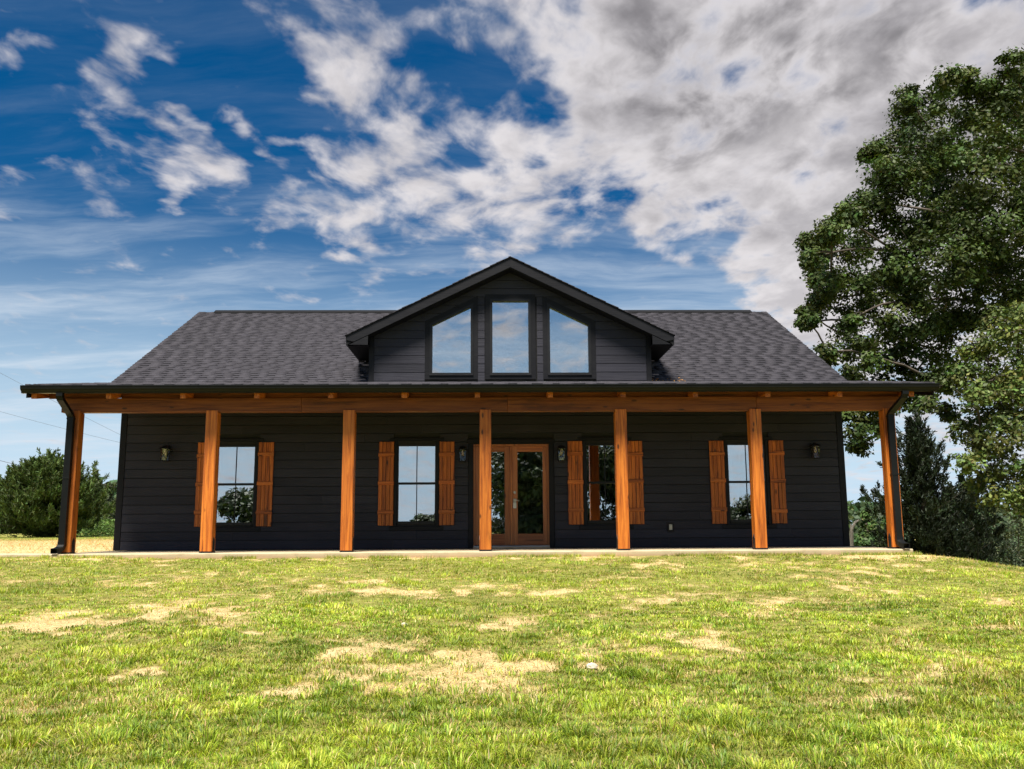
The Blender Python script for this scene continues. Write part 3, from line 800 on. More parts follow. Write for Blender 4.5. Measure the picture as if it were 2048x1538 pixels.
for xa, xb in ((DXL, DXL+.105), (DXR-.105, DXR)):
    part(MB().prism(gable_clip([(xa, 3.2), (xb, 3.2), (xb, 5), (xa, 5)], .17), 1, DY-.042, DY+.08), 'corner_board', 'trim_black', dwall)
def ring(outer, inner, y0, y1):
    mb = MB(); n = len(outer)
    for i in range(n):
        j = (i+1) % n; mb.prism([outer[i], outer[j], inner[j], inner[i]], 1, y0, y1)
    return mb
for L in LIGHTS:
    w = part(ring(trim_poly(L, .150), trim_poly(L, .052), DY-.040, DY-.0006), 'dormer_window', 'trim_black')
    part(ring(trim_poly(L, .0518), L, DY-.052, DY+.05), 'frame', 'frame_black', w)
    x0, x1 = L[0][0], L[1][0]
    part(MB().box(x0-.056, x1+.056, DY-.066, DY-.041, PZ0-.060, PZ0-.034, .003), 'sill', 'trim_black', w)
    part(MB().prism([(x0+.0005, PZ0+.0005), (x1-.0005, PZ0+.0005), (x1-.0005, L[2][1]-.001), (x0+.0005, L[3][1]-.001)], 1, DY+.012, DY+.02), 'pane', 'window_glass', w)
part(MB().box(DXL-.02, DXR+.02, DY-.10, DY-.045, 3.28, 3.372), 'flashing', 'metal_grey')
# ceiling fan that hangs inside, seen through the middle light
fan = part(MB().tube([(.42, 3.6, 5.35), (.42, 3.6, 4.2)], .014, 8), 'fan_rod', 'frame_black')
part(MB().tube([(.42, 3.6, 4.2), (.42, 3.6, 4.05)], [.09, .12], 14), 'fan_motor', 'frame_black', fan)
for k in range(5):
    a = k*2*math.pi/5+.3
    part(MB().quadbox([(.42+math.cos(a)*r0+math.cos(a+1.57)*w_, 3.6+math.sin(a)*r0+math.sin(a+1.57)*w_, zz) for zz in (4.10, 4.112) for r0, w_ in ((.1, -.05), (.65, -.07), (.65, .07), (.1, .05))]), 'fan_blade', 'frame_black', fan)

# ------------------------------------------------------------------ wall lanterns
def lantern(cx, zc, label):
    t_ = thing('wall_lantern', label, 'lantern', (cx, WY-.036, zc-.17), 'lanterns on the porch wall')
    yc = WY-.17; zb, zt = zc-.155, zc+.075
    bp = part(MB().box(cx-.055, cx+.055, WY-.058, WY-.036, zc-.03, zc+.15, .005), 'backplate', 'iron_black', t_)
    part(MB().tube([(cx, WY-.059, zc+.10), (cx, WY-.08, zc+.135), (cx, yc, zc+.155), (cx, yc, zc+.135)], .009, 6), 'arm', 'iron_black', t_)
    w0, w1 = .060, .075
    part(MB().loft([[(cx+a*r, yc+b2*r, z) for a, b2 in ((-1, -1), (1, -1), (1, 1), (-1, 1))] for r, z in ((w1+.016, zt), (w1+.014, zt+.012), (.034, zt+.055), (.014, zt+.062), (.012, zt+.078))]), 'roof_cap', 'iron_black', t_)
    part(MB().box(cx-w0-.012, cx+w0+.012, yc-w0-.012, yc+w0+.012, zb-.014, zb, .003), 'base', 'iron_black', t_)
    cg = MB()
    for a in (-1, 1):
        for b2 in (-1, 1): cg.tube([(cx+a*w0, yc+b2*w0, zb), (cx+a*w1, yc+b2*w1, zt)], .005, 5)
    for a in (-1, 1):
        cg.tube([(cx-w0*a, yc-w0-.001, zb), (cx+w1*a, yc-w1-.001, zt)], .0045, 5)
        cg.tube([(cx-w0-.001, yc-w0*a, zb), (cx-w1-.001, yc+w1*a, zt)], .0045, 5)
        cg.tube([(cx+w0+.001, yc-w0*a, zb), (cx+w1+.001, yc+w1*a, zt)], .0045, 5)
    part(cg, 'cage', 'iron_black', t_)
    part(MB().loft([[(cx+a*r, yc+b2*r, z) for a, b2 in ((-1, -1), (1, -1), (1, 1), (-1, 1))] for r, z in ((w0-.007, zb+.001), (w1-.007, zt-.001))]), 'glass', 'lantern_glass', t_)
    part(MB().tube([(cx, yc, zt-.005), (cx, yc, zt-.035), (cx, yc, zt-.06), (cx, yc, zt-.095), (cx, yc, zt-.125), (cx, yc, zt-.135)], [.012, .013, .022, .030, .020, .004], 12), 'bulb', 'bulb', t_, smooth=True)
lantern(-6.44, 1.935, 'black cage lantern on the dark wall near the house left corner')
lantern(-.475, 1.90, 'black cage lantern just left of the wooden double door')
lantern(1.52, 1.905, 'black cage lantern just right of the wooden double door')
lantern(6.70, 1.935, 'black cage lantern on the dark wall near the house right corner')
ob = thing('outlet_box', 'small black weatherproof outlet box with grey cover low on the dark wall', 'outlet', (3.715, WY-.02, .31))
part(ring([(3.648, .31), (3.783, .31), (3.783, .495), (3.648, .495)], [(3.680, .345), (3.751, .345), (3.751, .460), (3.680, .460)], WY-.064, WY-.036), 'box', 'iron_black', ob)
part(MB().box(3.681, 3.750, WY-.057, WY-.0365, .346, .459, .004), 'cover', 'metal_grey', ob)

# ------------------------------------------------------------------ fallen leaves caught on the roof
def quads_at(P, n, size, squash=1.0, cols=None, flat=None):
    """one leaf (folded diamond) per point; n = leaf normals"""
    N = len(P); n = n/np.linalg.norm(n, axis=1, keepdims=True)
    a = np.cross(n, rng.normal(size=(N, 3))); a /= np.linalg.norm(a, axis=1, keepdims=True)+1e-9
    b2 = np.cross(n, a); s = size.reshape(-1, 1)
    v = np.stack([P-a*s*.6, P+b2*s*.34*squash-n*s*.10, P+a*s*.6, P-b2*s*.34*squash-n*s*.10], 1).reshape(-1, 3)
    q = np.arange(N*4).reshape(-1, 4); c = np.repeat(cols, 4, 0) if cols is not None else None
    return v, q, c
def roof_leaves():
    N = 90; px = np.concatenate([rng.uniform(3.47, 4.15, 75), rng.uniform(-3.1, -2.45, 15)]); py = 2.27+np.abs(rng.normal(0, .13, N))
    P = np.stack([px, py, np.array([main_z(q) for q in py])+.022], 1)
    n = np.array([0, -.4, 1.0])+rng.normal(0, .25, (N, 3)); s = rng.uniform(.03, .06, N)
    c = np.array([(.62, .30, .07)])*rng.uniform(.5, 1.3, (N, 1)); v, q, c = quads_at(P, n, s, 1, c)
    o = link('fallen_leaves', np_mesh('fallen_leaves', v, q, c, 'fallen_leaf'), kind='stuff')
    tag(o, 'scatter of orange fallen leaves on the roof beside the dormer', 'leaves')
roof_leaves()

# ------------------------------------------------------------------ trees
def tint(n, base, var=.19, hue=.10):
    c = np.array(base)[None]*(1+var*rng.normal(size=(n, 1))).clip(.35, 1.9)
    return (c*(1+hue*rng.normal(size=(n, 3)))).clip(.003, .9)
def leaf_cloud(lobes, per, size, base, shell=.75, sub=7, flat=.6, clump_r=.42):
    """leaves gathered in tufts; tufts gathered round lobes: (centre, radius vector). Returns arrays"""
    P = []; Nn = []; C = []
    for c, r in lobes:
        c = np.array(c); r = np.array(r, float); vol = float(np.prod(r))**(1/3)
        k = max(9, int(sub*(vol/1.0)**1.7)); cr = min(clump_r, .42*vol)
        d = rng.normal(size=(k, 3)); d /= np.linalg.norm(d, axis=1, keepdims=True)
        rad = rng.uniform(shell, .95, (k, 1))*np.where(rng.random((k, 1)) < .22, rng.uniform(.3, .8, (k, 1)), 1)
        tc = c+d*r*rad
        for j in range(k):
            m_ = int(per*(.35+.65*cr/clump_r)*rng.uniform(.5, 1.5)); q = rng.normal(size=(m_, 3)).clip(-1.6, 1.6)*cr*rng.uniform(.6, 1.2)*np.array([1, 1, flat])
            P.append(tc[j]+q); nrm = q/cr*.45+d[j]*.35+np.array([0, 0, .65])+rng.normal(size=(m_, 3))*.55
            Nn.append(nrm); shade = rng.uniform(.55, 1.42)
            C.append(tint(m_, np.array(base)*shade*np.array([rng.uniform(.85, 1.2), 1, rng.uniform(.8, 1.1)])))
    P = np.concatenate(P); Nn = np.concatenate(Nn); C = np.concatenate(C)
    s = size*rng.uniform(.55, 1.55, len(P))
    return quads_at(P, Nn, s, 1.0, C)
def limb(mb, a, b2, r0, r1, bend=.12, seg=6, sides=6):
    a, b2 = Vector(a), Vector(b2); L = (b2-a).length
    off = Vector((random.uniform(-1, 1), random.uniform(-1, 1), random.uniform(.2, 1)))*L*bend
    pts = []
    for i in range(seg+1):
        t_ = i/seg; p = a.lerp(b2, t_)+off*math.sin(math.pi*t_)+Vector((random.uniform(-1, 1), random.uniform(-1, 1), random.uniform(-1, 1)))*L*.012*(0 < i < seg)
        pts.append(p)
    mb.tube(pts, [r0+(r1-r0)*(i/seg)**.8 for i in range(seg+1)], sides)
    return pts
def tree(name, label, base, lobes, trunk_top, tr, per, size, col, mat='foliage', group=None, cat='tree', sub=7, clump_r=.42, flat=.6, twigs=3, shell=.75):
    base = (base[0], base[1], float(ground_z(base[0], base[1]))-.05)
    t_ = thing(name, label, cat, base, group); mb = MB()
    top = Vector(trunk_top); main = limb(mb, base, top, tr, tr*.5, .03, 8, 10)
    ends = [q for q in main[3:]]
    for c, r in sorted(lobes, key=lambda L: (Vector(L[0])-top).length):      # each limb leaves the nearest wood already grown
        k = min(ends, key=lambda q: (Vector(c)-q).length+max(0, q.z-c[2])*1.5)
        rr = min(tr*.30, .018+.014*(Vector(c)-k).length)
        pts = limb(mb, k, c, rr, .022, .10, 6, 6); ends += pts[3:]
        for _ in range(twigs):
            e = Vector(c)+Vector((random.uniform(-1, 1)*r[0], random.uniform(-1, 1)*r[1], random.uniform(-.8, .9)*r[2]))*.85
            limb(mb, random.choice(pts[3:]), e, max(rr*.35, .016), .008, .12, 4, 5)
    part(mb, 'trunk', 'bark', t_, smooth=True, fix=False)
    v, q, c = leaf_cloud(lobes, per, size, col, sub=sub, clump_r=clump_r, flat=flat, shell=shell)
    o = link('crown', np_mesh('crown', v, q, c, mat), t_)
    return t_
def px_lobes(L, Y, jitter=1.2, depth=.8):
    out = []
    for a in L:
        px, py, rp = a[:3]; dy = a[3] if len(a) > 3 else random.uniform(-jitter, jitter)
        p = at_y(px, py, Y+dy); r = rp/FPX*np.linalg.norm(p-CAM)
        out.append((tuple(p), (r, max(r*depth, .5), r*.92)))
    return out
# the tall oak behind the right corner
OAK = [(2040, 150, 48), (1990, 215, 60), (1905, 195, 44), (1948, 165, 26), (1815, 212, 30), (1806, 262, 48), (1880, 275, 70), (1970, 320, 90), (2070, 300, 100), (1757, 305, 28), (1800, 350, 58), (1880, 390, 80), (1990, 440, 90), (2090, 470, 120),
       (1760, 420, 55), (1700, 432, 28), (1665, 455, 30), (1633, 488, 32), (1630, 520, 25), (1700, 500, 50), (1790, 500, 75), (1890, 520, 85), (1660, 560, 45), (1720, 590, 62), (1820, 610, 85), (1930, 600, 70), (1622, 632, 24), (1640, 600, 26), (1606, 650, 12),
       (1700, 680, 34), (1655, 705, 26), (1730, 710, 40), (1780, 690, 62), (1870, 700, 75), (1700, 745, 25), (1745, 775, 40), (1820, 775, 55), (1890, 770, 40), (2020, 560, 80), (2100, 640, 100), (1700, 850, 30), (1735, 840, 38), (1715, 890, 22), (1760, 850, 22), (1850, 810, 26), (1895, 825, 16), (1740, 800, 40), (1690, 800, 25)]
OAK += [(1817, 200, 24), (1762, 300, 30), (1738, 308, 14), (1692, 425, 22), (1614, 488, 18), (1618, 518, 15), (1637, 556, 22), (1638, 606, 26), (1602, 626, 9), (1618, 644, 13), (1890, 165, 26), (1935, 160, 20), (2022, 125, 22), (1770, 350, 34), (1660, 468, 24), (1720, 400, 20), (1850, 330, 50), (1930, 420, 55), (1850, 460, 50), (1760, 560, 45), (1960, 520, 55), (1880, 640, 50), (1700, 640, 26), (1810, 560, 40)]
oak = px_lobes([(a[0], a[1], a[2]*.88) for a in OAK], 12.5, 3.2, .85)
tree('oak_tree', 'tall spreading dark green oak rising behind the right end of the house', (20.6, 14.0), oak+[((23, 14, 14), (3.5, 3, 3)), ((26, 15, 10), (3.5, 3, 3)), ((25, 15, 6), (3, 3, 2.5)), ((22, 17, 16.5), (3, 3, 2))], (19.6, 13.5, 14.5), .55, 125, .105, (.046, .070, .015), sub=23, clump_r=.27, flat=.66, twigs=2)
NEAR = [(1990, 760, 42), (1942, 800, 26), (2000, 875, 42), (1930, 865, 18), (1962, 960, 22), (1995, 985, 26), (2035, 820, 50), (2000, 640, 28), (1950, 700, 22), (2012, 668, 50), (1975, 720, 48), (2040, 740, 70), (1955, 775, 32), (2010, 810, 60), (1965, 840, 36), (2045, 880, 60), (1960, 890, 30), (1985, 930, 38), (1935, 920, 20), (2030, 960, 45), (2060, 640, 50), (2100, 800, 90), (1928, 745, 18), (2045, 1000, 26), (2100, 950, 60)]
tree('oak_tree', 'sunlit lighter green oak with drooping twigs at the right edge of the picture', (14.9, 6.2), px_lobes(NEAR, 5.5, .7, .9)+[((15, 6, 5.5), (1.6, 1.4, 1.4)), ((16, 6, 4), (1.5, 1.4, 1.2))], (14.6, 6.0, 4.6), .22, 75, .085, (.092, .122, .032), sub=24, clump_r=.21, flat=.6, twigs=3)

# cedars: feathery sprays on ascending shoots
def cedar(name, label, base_xy, height, radius, shape, n_shoots, col, zbase=None, spray=.11, lean=.45, group=None, per=60, plume=.16):
    bz = float(ground_z(*base_xy))-.05 if zbase is None else zbase
    t_ = thing(name, label, 'tree', (base_xy[0], base_xy[1], bz), group); mb = MB()
    limb(mb, (base_xy[0], base_xy[1], bz), (base_xy[0]+.1, base_xy[1], bz+height*.93), .05+.02*height, .02, .01, 8, 8)
    P = []; D = []; C = []
    for k in range(n_shoots):
        h = (k+random.random())/n_shoots; h = h**.9
        rmax = radius*shape(h)*random.uniform(.72, 1.12); az = random.uniform(0, 2*math.pi)
        o_ = np.array([base_xy[0], base_xy[1], bz+height*h*.97])
        d = np.array([math.cos(az), math.sin(az), lean*random.uniform(.4, 1.5)])
        tip = o_+d*np.array([rmax, rmax, max(rmax, .3)])
        if k % 3 == 0: limb(mb, tuple(o_), tuple(o_+(tip-o_)*.85), .012+.006*rmax, .006, .05, 3, 4)
        npl = max(2, int(round(rmax/.30))+1)
        for j in range(npl):                                              # plumes along the shoot
            f = (j+.6)/npl; m_ = int(per*random.uniform(.6, 1.3)); pr_ = plume*random.uniform(.7, 1.2)*(1.15-.45*f)
            c0 = o_+(tip-o_)*f+rng.normal(size=3)*pr_*.8
            ax = d/np.linalg.norm(d)*.55+np.array([0, 0, .75])+rng.normal(size=3)*.2; ax /= np.linalg.norm(ax)
            u = rng.random(m_)**.8; q = c0+ax*(u[:, None]*2.6-.8)*pr_+rng.normal(size=(m_, 3)).clip(-1.6, 1.6)*(pr_*.55*(1.05-u))[:, None]
            P.append(q); dd = ax+rng.normal(size=(m_, 3))*.5; D.append(dd)
            C.append(tint(m_, np.array(col)*random.uniform(.65, 1.4)))
    P = np.concatenate(P); D = np.concatenate(D); C = np.concatenate(C); N = len(P)
    D /= np.linalg.norm(D, axis=1, keepdims=True); S = np.cross(D, rng.normal(size=(N, 3))); S /= np.linalg.norm(S, axis=1, keepdims=True)
    L = spray*rng.uniform(.6, 1.5, (N, 1))
    v = np.stack([P-S*L*.18, P+S*L*.18, P+D*L*1.3+S*L*.10, P+D*L*1.3-S*L*.10], 1).reshape(-1, 3)
    part(mb, 'trunk', 'bark', t_, fix=False)
    link('crown', np_mesh('crown', v, np.arange(N*4).reshape(-1, 4), np.repeat(C, 4, 0), 'needles'), t_)
cone = lambda h: max(.05, (1-h)**.75*(.75+.25*math.sin(h*19)))
ragged = lambda h: max(.10, (1-h**2.4)**.7*(.88+.14*math.sin(h*29)))
bush = lambda h: max(.08, math.sqrt(max(0, 1-h*h))*(.9+.1*math.sin(h*23)))
p = at_y(1850, 1090, 9.5)
cedar('cedar_tree', 'dark conical red cedar standing just beyond the right porch post', (p[0], p[1]), float(at_y(1836, 842, 9.5)[2]-ground_z(p[0], p[1])), 2.45, cone, 175, (.016, .024, .011), spray=.07, per=60, plume=.17)
p = at_y(1945, 1090, 14)
cedar('cedar_tree', 'low dark cedar behind the conical cedar at the right', (p[0], p[1]), float(at_y(1940, 960, 14)[2]-ground_z(p[0], p[1])), 1.9, cone, 90, (.022, .034, .016), spray=.09, per=56, plume=.19)
p = at_y(88, 1080, 26)
hz = float(at_y(80, 925, 26)[2])-float(ground_z(p[0], p[1]))
cedar('cedar_tree', 'broad bushy green cedar standing at the left behind the corner post', (p[0], p[1]), hz, 2.75, ragged, 420, (.064, .096, .024), spray=.10, lean=.35, per=46, plume=.20)
# woodland behind: single trees one can tell apart
def bg_tree(name, label, px, top, Y, wpx, col, per=62, size=.27, group='trees beyond the yard', conic=.5, nl=7, zb=None, mat='foliage'):
    b_ = at_y(px, 1080, Y); tz = float(at_y(px, top, Y)[2]); gz = float(ground_z(b_[0], b_[1]))
    r = wpx/FPX*np.linalg.norm(b_-CAM)/2; lobes = []
    H = tz-gz
    for k in range(nl):
        f = (k+.5)/nl; w = r*(1-conic*f)*(.6+.4*math.sin(math.pi*min(1, f*1.1+.15)))
        for j in range(2 if f < .8 else 1):
            a = random.uniform(0, 6.3); lobes.append(((b_[0]+math.cos(a)*w*.5, b_[1]+math.sin(a)*w*.5, gz+H*(.12+.84*f)), (w*.75, w*.75, max(H/nl*.75, .3))))
    tree(name, label, (b_[0], b_[1]), lobes, (b_[0], b_[1], gz+H*.85), .10+.012*H, per, size, col, mat, group, sub=6, clump_r=size*1.7, twigs=1)
GP = 'woodland trees at the left'
for px, top, Y, w, lab in ((-25, 945, 52, 90, 'leftmost pine of the woodland behind the bushy cedar'), (28, 932, 58, 75, 'pine showing over the left shoulder of the bushy cedar'), (95, 958, 60, 80, 'pine rising behind the middle of the bushy cedar'), (178, 938, 55, 62, 'tallest pine in the gap between corner post and wall'), (207, 960, 58, 48, 'slim pine beside the tallest one in the corner post gap'), (232, 985, 62, 50, 'pine half hidden behind the left wall corner'), (255, 1000, 60, 60, 'low pine almost wholly behind the left wall corner')):
    bg_tree('pine_tree', lab, px, top, Y, w, (.050, .070, .028), group=GP, conic=.75)
p = at_y(215, 1076, 40)
def scrub(name, label, px, Y, n, hh, w, col):
    c = at_y(px, 1080, Y); N = n
    P = np.stack([c[0]+rng.normal(0, w, N), c[1]+rng.normal(0, w*.6, N), np.zeros(N)], 1); P[:, 2] = ground_z(P[:, 0], P[:, 1])+hh*rng.random(N)**1.4*np.exp(-((P[:, 0]-c[0])/(1.6*w))**2)
    v, q, cc = quads_at(P, np.array([0, -.3, .6])+rng.normal(size=(N, 3))*.6, rng.uniform(.06, .16, N), .7, tint(N, col))
    o = link(name, np_mesh(name, v, q, cc, 'foliage')); tag(o, label, 'bush'); return o
scrub('weed_clump', 'pale green clump of tall weeds in the gap beside the left wall corner', 212, 30, 2600, .85, .8, (.10, .17, .035))
GR = 'woodland trees at the right'
for px, top, Y, w, c, lab in ((1690, 1008, 60, 70, (.060, .105, .030), 'rounded bright green tree beside the right wall corner'), (1735, 1020, 64, 60, (.055, .095, .028), 'second bright green tree to the right of the wall corner'), (1775, 1028, 58, 60, (.045, .080, .026), 'green tree seen behind the right porch post'),
                             (1990, 985, 70, 80, (.070, .105, .035), 'pale green tree under the drooping oak at the right'), (2035, 990, 66, 70, (.060, .095, .032), 'green tree at the right edge under the drooping oak'), (1905, 1010, 74, 80, (.045, .072, .026), 'dim tree behind the conical cedar'), (2010, 1030, 48, 60, (.050, .072, .038), 'grey-green tree low at the right behind the bank')):
    bg_tree('woodland_tree', lab, px, top, Y, w, c, group=GR, conic=.35, nl=6)
for px, Y, lab in ((1985, 46, 'left of the grey-green bushes below the bank at the right'), (2040, 40, 'right of the grey-green bushes below the bank at the right'), (1940, 44, 'grey-green bush at the foot of the low dark cedar')):
    c = at_y(px, 1090, Y); gz = float(ground_z(c[0], c[1])); zt = float(at_y(px, 1060 if px != 2040 else 1035, Y)[2])
    lobes = [((c[0]+random.uniform(-1, 1), c[1]+random.uniform(-.6, .6), gz+(zt-gz)*f), (1.0, .8, .55)) for f in (.2, .35, .5, .6, .72, .85, .92)]
    tree('bush', lab, (c[0], c[1]), lobes, (c[0], c[1], zt-.5), .06, 60, .13, (.058, .082, .044), cat='bush', group='bushes below the bank', sub=16, clump_r=.3, twigs=1)
# far wood that closes the view
def far_wood():
    V = []; C = []
    for x0, x1, y0, top0, n in ((-75, -14, 75, 5.2, 9000), (14, 80, 90, 3.2, 9000), (-14, 14, 90, 2, 1500)):
        x = rng.uniform(x0, x1, n); y = y0+rng.uniform(0, 14, n); gz = ground_z(x, y)
        h = (top0+3.0*(fbm(x*.35, y*.1, 5)-.5)*2-gz).clip(.5); z = gz+h*rng.random(n)**.65
        V.append(np.stack([x, y, z], 1)); C.append(tint(n, (.040, .068, .028)))
    P = np.concatenate(V); C = np.concatenate(C)
    v, q, c = quads_at(P, np.array([0, -.5, .5])+rng.normal(size=(len(P), 3))*.5, rng.uniform(.7, 1.3, len(P)), 1, C)
    o = link('far_wood', np_mesh('far_wood', v, q, c, 'foliage'), kind='stuff'); tag(o, 'dense green wood closing the view behind the yard', 'wood')
far_wood()
# trees across the yard behind the viewer, seen mirrored in the glass
def mirror_tree(label, x, y, h, r, low=.12):
    gz = float(ground_z(x, y)); lobes = []
    for k in range(9):
        f = (k+.5)/9; a = random.uniform(0, 6.3); w = r*(.55+.45*math.sin(math.pi*min(1, f+.15)))
        lobes.append(((x+math.cos(a)*w*.5, y+math.sin(a)*w*.4, gz+h*(low+(.96-low)*f)), (w*.8, w*.7, h*.1)))
    tree('shade_tree', label, (x, y), lobes, (x, y, gz+h*.8), .25, 110, .24, (.040, .062, .020), group='trees across the yard', sub=10, clump_r=.55, twigs=1)
mirror_tree('large dark tree mirrored in the glass of the double door', 3.6, -37, 11.0, 3.9)
mirror_tree('dark tree mirrored in the window right of the door', 8.4, -39, 9.6, 3.0)
mirror_tree('tree mirrored low in the leftmost window', -14.5, -36, 4.3, 3.0)
mirror_tree('tree mirrored low in the rightmost window', 17.2, -36, 5.2, 3.0)
mirror_tree('small tree mirrored at the foot of the window left of the door', -3.2, -44, 3.0, 2.4)

# dead snag, steel stake, wires, stones
p = at_y(1704, 1100, 20); gz = float(ground_z(p[0], p[1])); sn = thing('dead_snag', 'bare pale dead trunk forked at the top beside the right wall corner', 'dead tree', (p[0], p[1], gz))
q1 = at_y(1703, 1062, 20); q2 = at_y(1718, 1040, 20)
part(MB().tube([(p[0], p[1], gz-.1), (p[0]-.03, p[1], (gz+q1[2])/2), tuple(q1), (q1[0]+.03, q1[1], q1[2]+.10), tuple((q1+q2)/2+np.array([0, 0, .12])), tuple(q2)], [.09, .08, .075, .065, .055, .03], 8), 'trunk', 'dead_wood', sn, smooth=True)
part(MB().tube([tuple(q1), (q1[0]-.02, q1[1], q1[2]+.28)], [.06, .02], 7), 'stub', 'dead_wood', sn)
p = at_y(1948, 1108, 9); gz = float(ground_z(p[0], p[1])); q = at_y(1955, 1063, 9)
st = thing('steel_stake', 'thin dark leaning steel stake on the bank at the right', 'stake', (p[0], p[1], gz))
part(MB().tube([(p[0], p[1], gz-.2), tuple(q)], .016, 6), 'shaft', 'iron_black', st)
part(MB().box(q[0]-.02, q[0]+.02, q[1]-.012, q[1]+.012, q[2]-.18, q[2]-.04), 'plate', 'iron_black', st)
for (a, b_, Y0, Y1, r, lab) in (((-400, 520), (420, 955), 46, 60, .010, 'upper thin power line sloping across the sky at the left'), ((-400, 700), (420, 925), 47, 60, .010, 'middle thin power line sloping across the sky at the left'), ((-400, 810), (420, 1010), 40, 64, .017, 'dark power line running down to the trees at the left')):
    A = at_y(*a, Y0); B_ = at_y(*b_, Y1); pts = []
    for i in range(25):
        t_ = i/24; pts.append(tuple(A+(B_-A)*t_-np.array([0, 0, 4*.5*t_*(1-t_)])))
    tag(MB().tube(pts, r, 5).build('power_line', 'wire'), lab, 'cable', 'power lines at the left')
for px, py, r, lab in ((1183, 1337, .048, 'pale fist-sized stone on the bare soil in front of the door'), (808, 1252, .036, 'small white stone lying in the grass left of centre')):
    c = ground_hit(px, py); mb = MB(); rings = []
    for i in range(6):
        ph = math.pi*(i+.5)/6; rings.append([(c[0]+r*math.sin(ph)*math.cos(k*.785)*random.uniform(.8, 1.15), c[1]+r*.8*math.sin(ph)*math.sin(k*.785)*random.uniform(.8, 1.15), c[2]+r*.30+r*.62*math.cos(ph)*random.uniform(.9, 1.1)) for k in range(8)])
    tag(mb.loft(rings[::-1]).build('stone', 'stone'), lab, 'stone', 'stones on the lawn')

# ------------------------------------------------------------------ grass
def blades(x, y, h, w, lean, cols, curve=True, az=None):
    N = len(x); z = ground_z(x, y)-.004; az = rng.uniform(0, 2*np.pi, N) if az is None else az
    d = np.stack([np.cos(az), np.sin(az), np.zeros(N)], 1); f = az+rng.uniform(-.9, .9, N)+np.pi/2
    s = np.stack([np.cos(f), np.sin(f), np.zeros(N)], 1)*(w[:, None]/2)
    P = np.stack([x, y, z], 1); up = np.array([0, 0, 1.0])
    hv = h[:, None]; ln = lean[:, None]
    mid = P+d*hv*ln*.35+up*hv*np.sqrt(np.maximum(1-(ln*.35)**2, .05))*.58
    tip = P+d*hv*ln+up*hv*np.sqrt(np.maximum(1-ln**2, .02))*.92
    if curve:
        v = np.stack([P-s, P+s, mid+s*.8, mid-s*.8, tip], 1).reshape(-1, 3); i = np.arange(N)[:, None]*5
        return v, i+np.array([[0, 1, 2, 3]]), i+np.array([[3, 2, 4]]), np.repeat(cols, 5, 0)
    v = np.stack([P-s, P+s, tip], 1).reshape(-1, 3); i = np.arange(N)[:, None]*3
    return v, None, i+np.array([[0, 1, 2]]), np.repeat(cols, 3, 0)
G1 = np.array((.300, .380, .028)); G2 = np.array((.135, .215, .020)); G3 = np.array((.430, .480, .050)); ST = np.array((.58, .43, .18))
def blade_cols(x, y, bare):
    N = len(x); a = fbm(x*1.1, y*1.1, 41); b2 = fbm(x*3.2, y*3.2, 43)
    k = sstep(.35, .65, a+.25*rng.normal(size=N))[:, None]; c = G2*(1-k)+G1*k
    y2 = sstep(.55, .85, b2+.18*rng.normal(size=N))[:, None]; c = c*(1-y2)+G3*y2
    dry = (rng.random(N) < (.08+.5*bare+.08*sstep(-8, -4, y)))[:, None]
    c = np.where(dry, ST*rng.uniform(.55, 1.15, (N, 1)), c)
    c = c*(.84+.36*sstep(.30, .70, fbm(x*.7, y*1.0, 47, 4)))[:, None]
    return (c*(1+.18*rng.normal(size=(N, 1)))*(1+.06*rng.normal(size=(N, 3)))).clip(.01, .8)
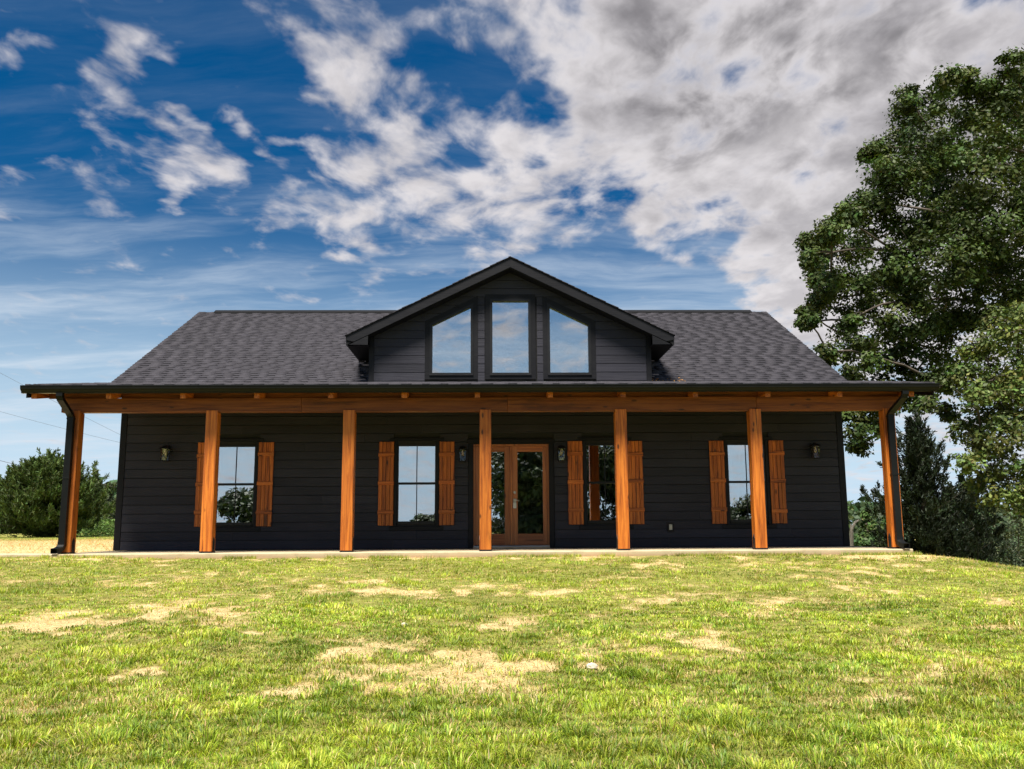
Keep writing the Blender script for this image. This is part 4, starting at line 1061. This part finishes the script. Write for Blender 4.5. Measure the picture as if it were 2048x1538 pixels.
def grass():
    Vs, Qs, Ts, Cs = [], [], [], []; off = 0
    def add(v, q, t_, c):
        nonlocal off
        Vs.append(v); Cs.append(c)
        if q is not None: Qs.append(q+off)
        Ts.append(t_+off); off += len(v)
    # foreground, denser near the camera
    N = 1000000; tt = rng.uniform(4.0, 16.6, N); uu = rng.uniform(-1, 1, N)
    x = CAM[0]+.03*tt+uu*(.60*tt+.6); y = CAM[1]+tt
    keep = rng.random(N) < (.62*tt+.6)/(.62*16.6+.6)*np.clip(7.5/tt, 0, 1.0)*1.55+.18
    x, y, tt = x[keep], y[keep], tt[keep]
    bare = bare_mask(x, y); tuft = fbm(x*2.6, y*2.6, 61)
    keep = rng.random(len(x)) < np.clip(1.06-1.35*bare, .05, 1)
    x, y, tt, bare, tuft = (q[keep] for q in (x, y, tt, bare, tuft))
    front = sstep(11.0, 5.0, tt)
    # tufts: blades fan out from the crown of their own plant
    cs_ = .17; ci = np.floor(x/cs_); cj = np.floor(y/cs_)
    cx = (ci+.2+.6*_hash(ci, cj, 5))*cs_; cy = (cj+.2+.6*_hash(ci, cj, 6))*cs_; big = _hash(ci, cj, 7)
    dx, dy = x-cx, y-cy; rr = np.hypot(dx, dy)/cs_
    c2 = .30; i2 = np.floor(x/c2); j2 = np.floor(y/c2); b2_ = _hash(i2, j2, 15)
    r2 = np.hypot(x-(i2+.3+.4*_hash(i2, j2, 16))*c2, y-(j2+.3+.4*_hash(i2, j2, 17))*c2)/c2
    m2 = np.clip((.22+.75*b2_-r2*.9)*2.4, 0, 1); thin = sstep(5.4, 8.5, tt)*(.30+.5*sstep(.40, .60, fbm(x*.8, y*.8, 83)))
    keep = (rng.random(len(x)) > np.clip(.75*(rr-.35)*(1.3-big), 0, .75)) & (rng.random(len(x)) > thin*(1-m2)*.92)
    x, y, tt, bare, tuft, front, dx, dy, rr, big = (q[keep] for q in (x, y, tt, bare, tuft, front, dx, dy, rr, big))
    h = (.023+.018*front+.046*np.maximum(tuft-.42, 0)*2)*rng.uniform(.6, 1.4, len(x))*(1-.4*bare)*(.55+.9*big)
    w = (.0036+.0004*tt)*rng.uniform(.7, 1.3, len(x)); lean = np.clip(.40+.75*rr+.22*rng.normal(size=len(x)), .08, .985)
    az = np.arctan2(dy, dx)+rng.normal(0, .6, len(x)); c = blade_cols(x, y, bare)*(.80+.42*big)[:, None]
    nr = tt < 10.5
    add(*blades(x[nr], y[nr], h[nr], w[nr], lean[nr], c[nr], True, az[nr])); fr = ~nr
    add(*blades(x[fr], y[fr], h[fr], w[fr]*1.2, lean[fr], c[fr], False, az[fr]))
    # straw and dead stems lying on the thin places
    N = 170000; tt = rng.uniform(4.5, 16.4, N); x = CAM[0]+.03*tt+rng.uniform(-1, 1, N)*(.60*tt+.6); y = CAM[1]+tt; bare = bare_mask(x, y)
    k = rng.random(N) < np.clip(.10+1.2*bare*(1-.55*bare), 0, 1); x, y, bare = x[k], y[k], bare[k]; n = len(x)
    add(*blades(x, y, rng.uniform(.03, .10, n), rng.uniform(.003, .006, n)+.0002*tt[k], rng.uniform(.93, .998, n), (ST*rng.uniform(.5, 1.25, (n, 1))).clip(0, .8), False))
    # lawn to both sides of the view and behind the viewer's feet, sparser
    N = 150000; tt = rng.uniform(2.0, 16.2, N); sd_ = np.where(rng.random(N) < .5, -1, 1); x = CAM[0]+.03*tt+sd_*(.60*tt+.6+rng.uniform(0, 3.2, N)); y = CAM[1]+tt
    b2 = bare_mask(x, y); k = (rng.random(N) > b2*1.2) & (abs(x) < 13.5); x, y, b2 = x[k], y[k], b2[k]; n = len(x)
    add(*blades(x, y, rng.uniform(.025, .075, n), rng.uniform(.007, .012, n), rng.uniform(.3, .95, n), blade_cols(x, y, b2), False))
    # crest of the bank at the right, field at the left behind
    N = 42000; x = rng.uniform(7.3, 15, N); y = rng.uniform(-7, 5, N); b2 = bare_mask(x, y); k = rng.random(N) > b2*1.2; x, y, b2 = x[k], y[k], b2[k]; n = len(x)
    add(*blades(x, y, rng.uniform(.02, .075, n), rng.uniform(.006, .012, n), rng.uniform(.2, .9, n), blade_cols(x, y, b2), False))
    N = 60000; x = -rng.uniform(7.3, 26, N); y = rng.uniform(-2.2, 30, N); b2 = bare_mask(x, y)
    k = (rng.random(N) > b2*1.3) & ~((y > -.14) & (y < .8)); x, y, b2 = x[k], y[k], b2[k]; n = len(x)
    add(*blades(x, y, rng.uniform(.02, .07, n), rng.uniform(.008, .016, n), rng.uniform(.2, .9, n), blade_cols(x, y, b2), False))
    N = 36000; x = -rng.uniform(7.6, 24, N); y = rng.uniform(.9, 19, N); b2 = bare_mask(x, y); k = rng.random(N) < b2; x, y = x[k], y[k]; n = len(x)
    add(*blades(x, y, rng.uniform(.06, .16, n), rng.uniform(.008, .016, n), rng.uniform(.80, .99, n), (np.array((.60, .40, .17))*rng.uniform(.5, 1.25, (n, 1))).clip(0, .8), False))
    # taller tufts against the slab
    N = 16000; x = rng.uniform(-7.6, 7.6, N); y = -.18-np.abs(rng.normal(0, .09, N)); k = fbm(x*1.7, y, 91) > .42; x, y = x[k], y[k]; n = len(x)
    add(*blades(x, y, rng.uniform(.03, .10, n), rng.uniform(.006, .010, n), rng.uniform(.1, .85, n), blade_cols(x, y, np.full(n, .25)), False))
    me = np_mesh('grass', np.concatenate(Vs), np.concatenate(Qs), np.concatenate(Cs), 'grass_blades', np.concatenate(Ts))
    o = link('grass', me, kind='stuff'); tag(o, 'patchy green and straw-coloured lawn grass in front of the porch', 'grass')
grass()
print('TRIS', sum(sum(len(p.vertices)-2 for p in o.data.polygons) if len(o.data.polygons) < 5000 else len(o.data.loops)-2*len(o.data.polygons) for o in sc.objects if o.type == 'MESH'))
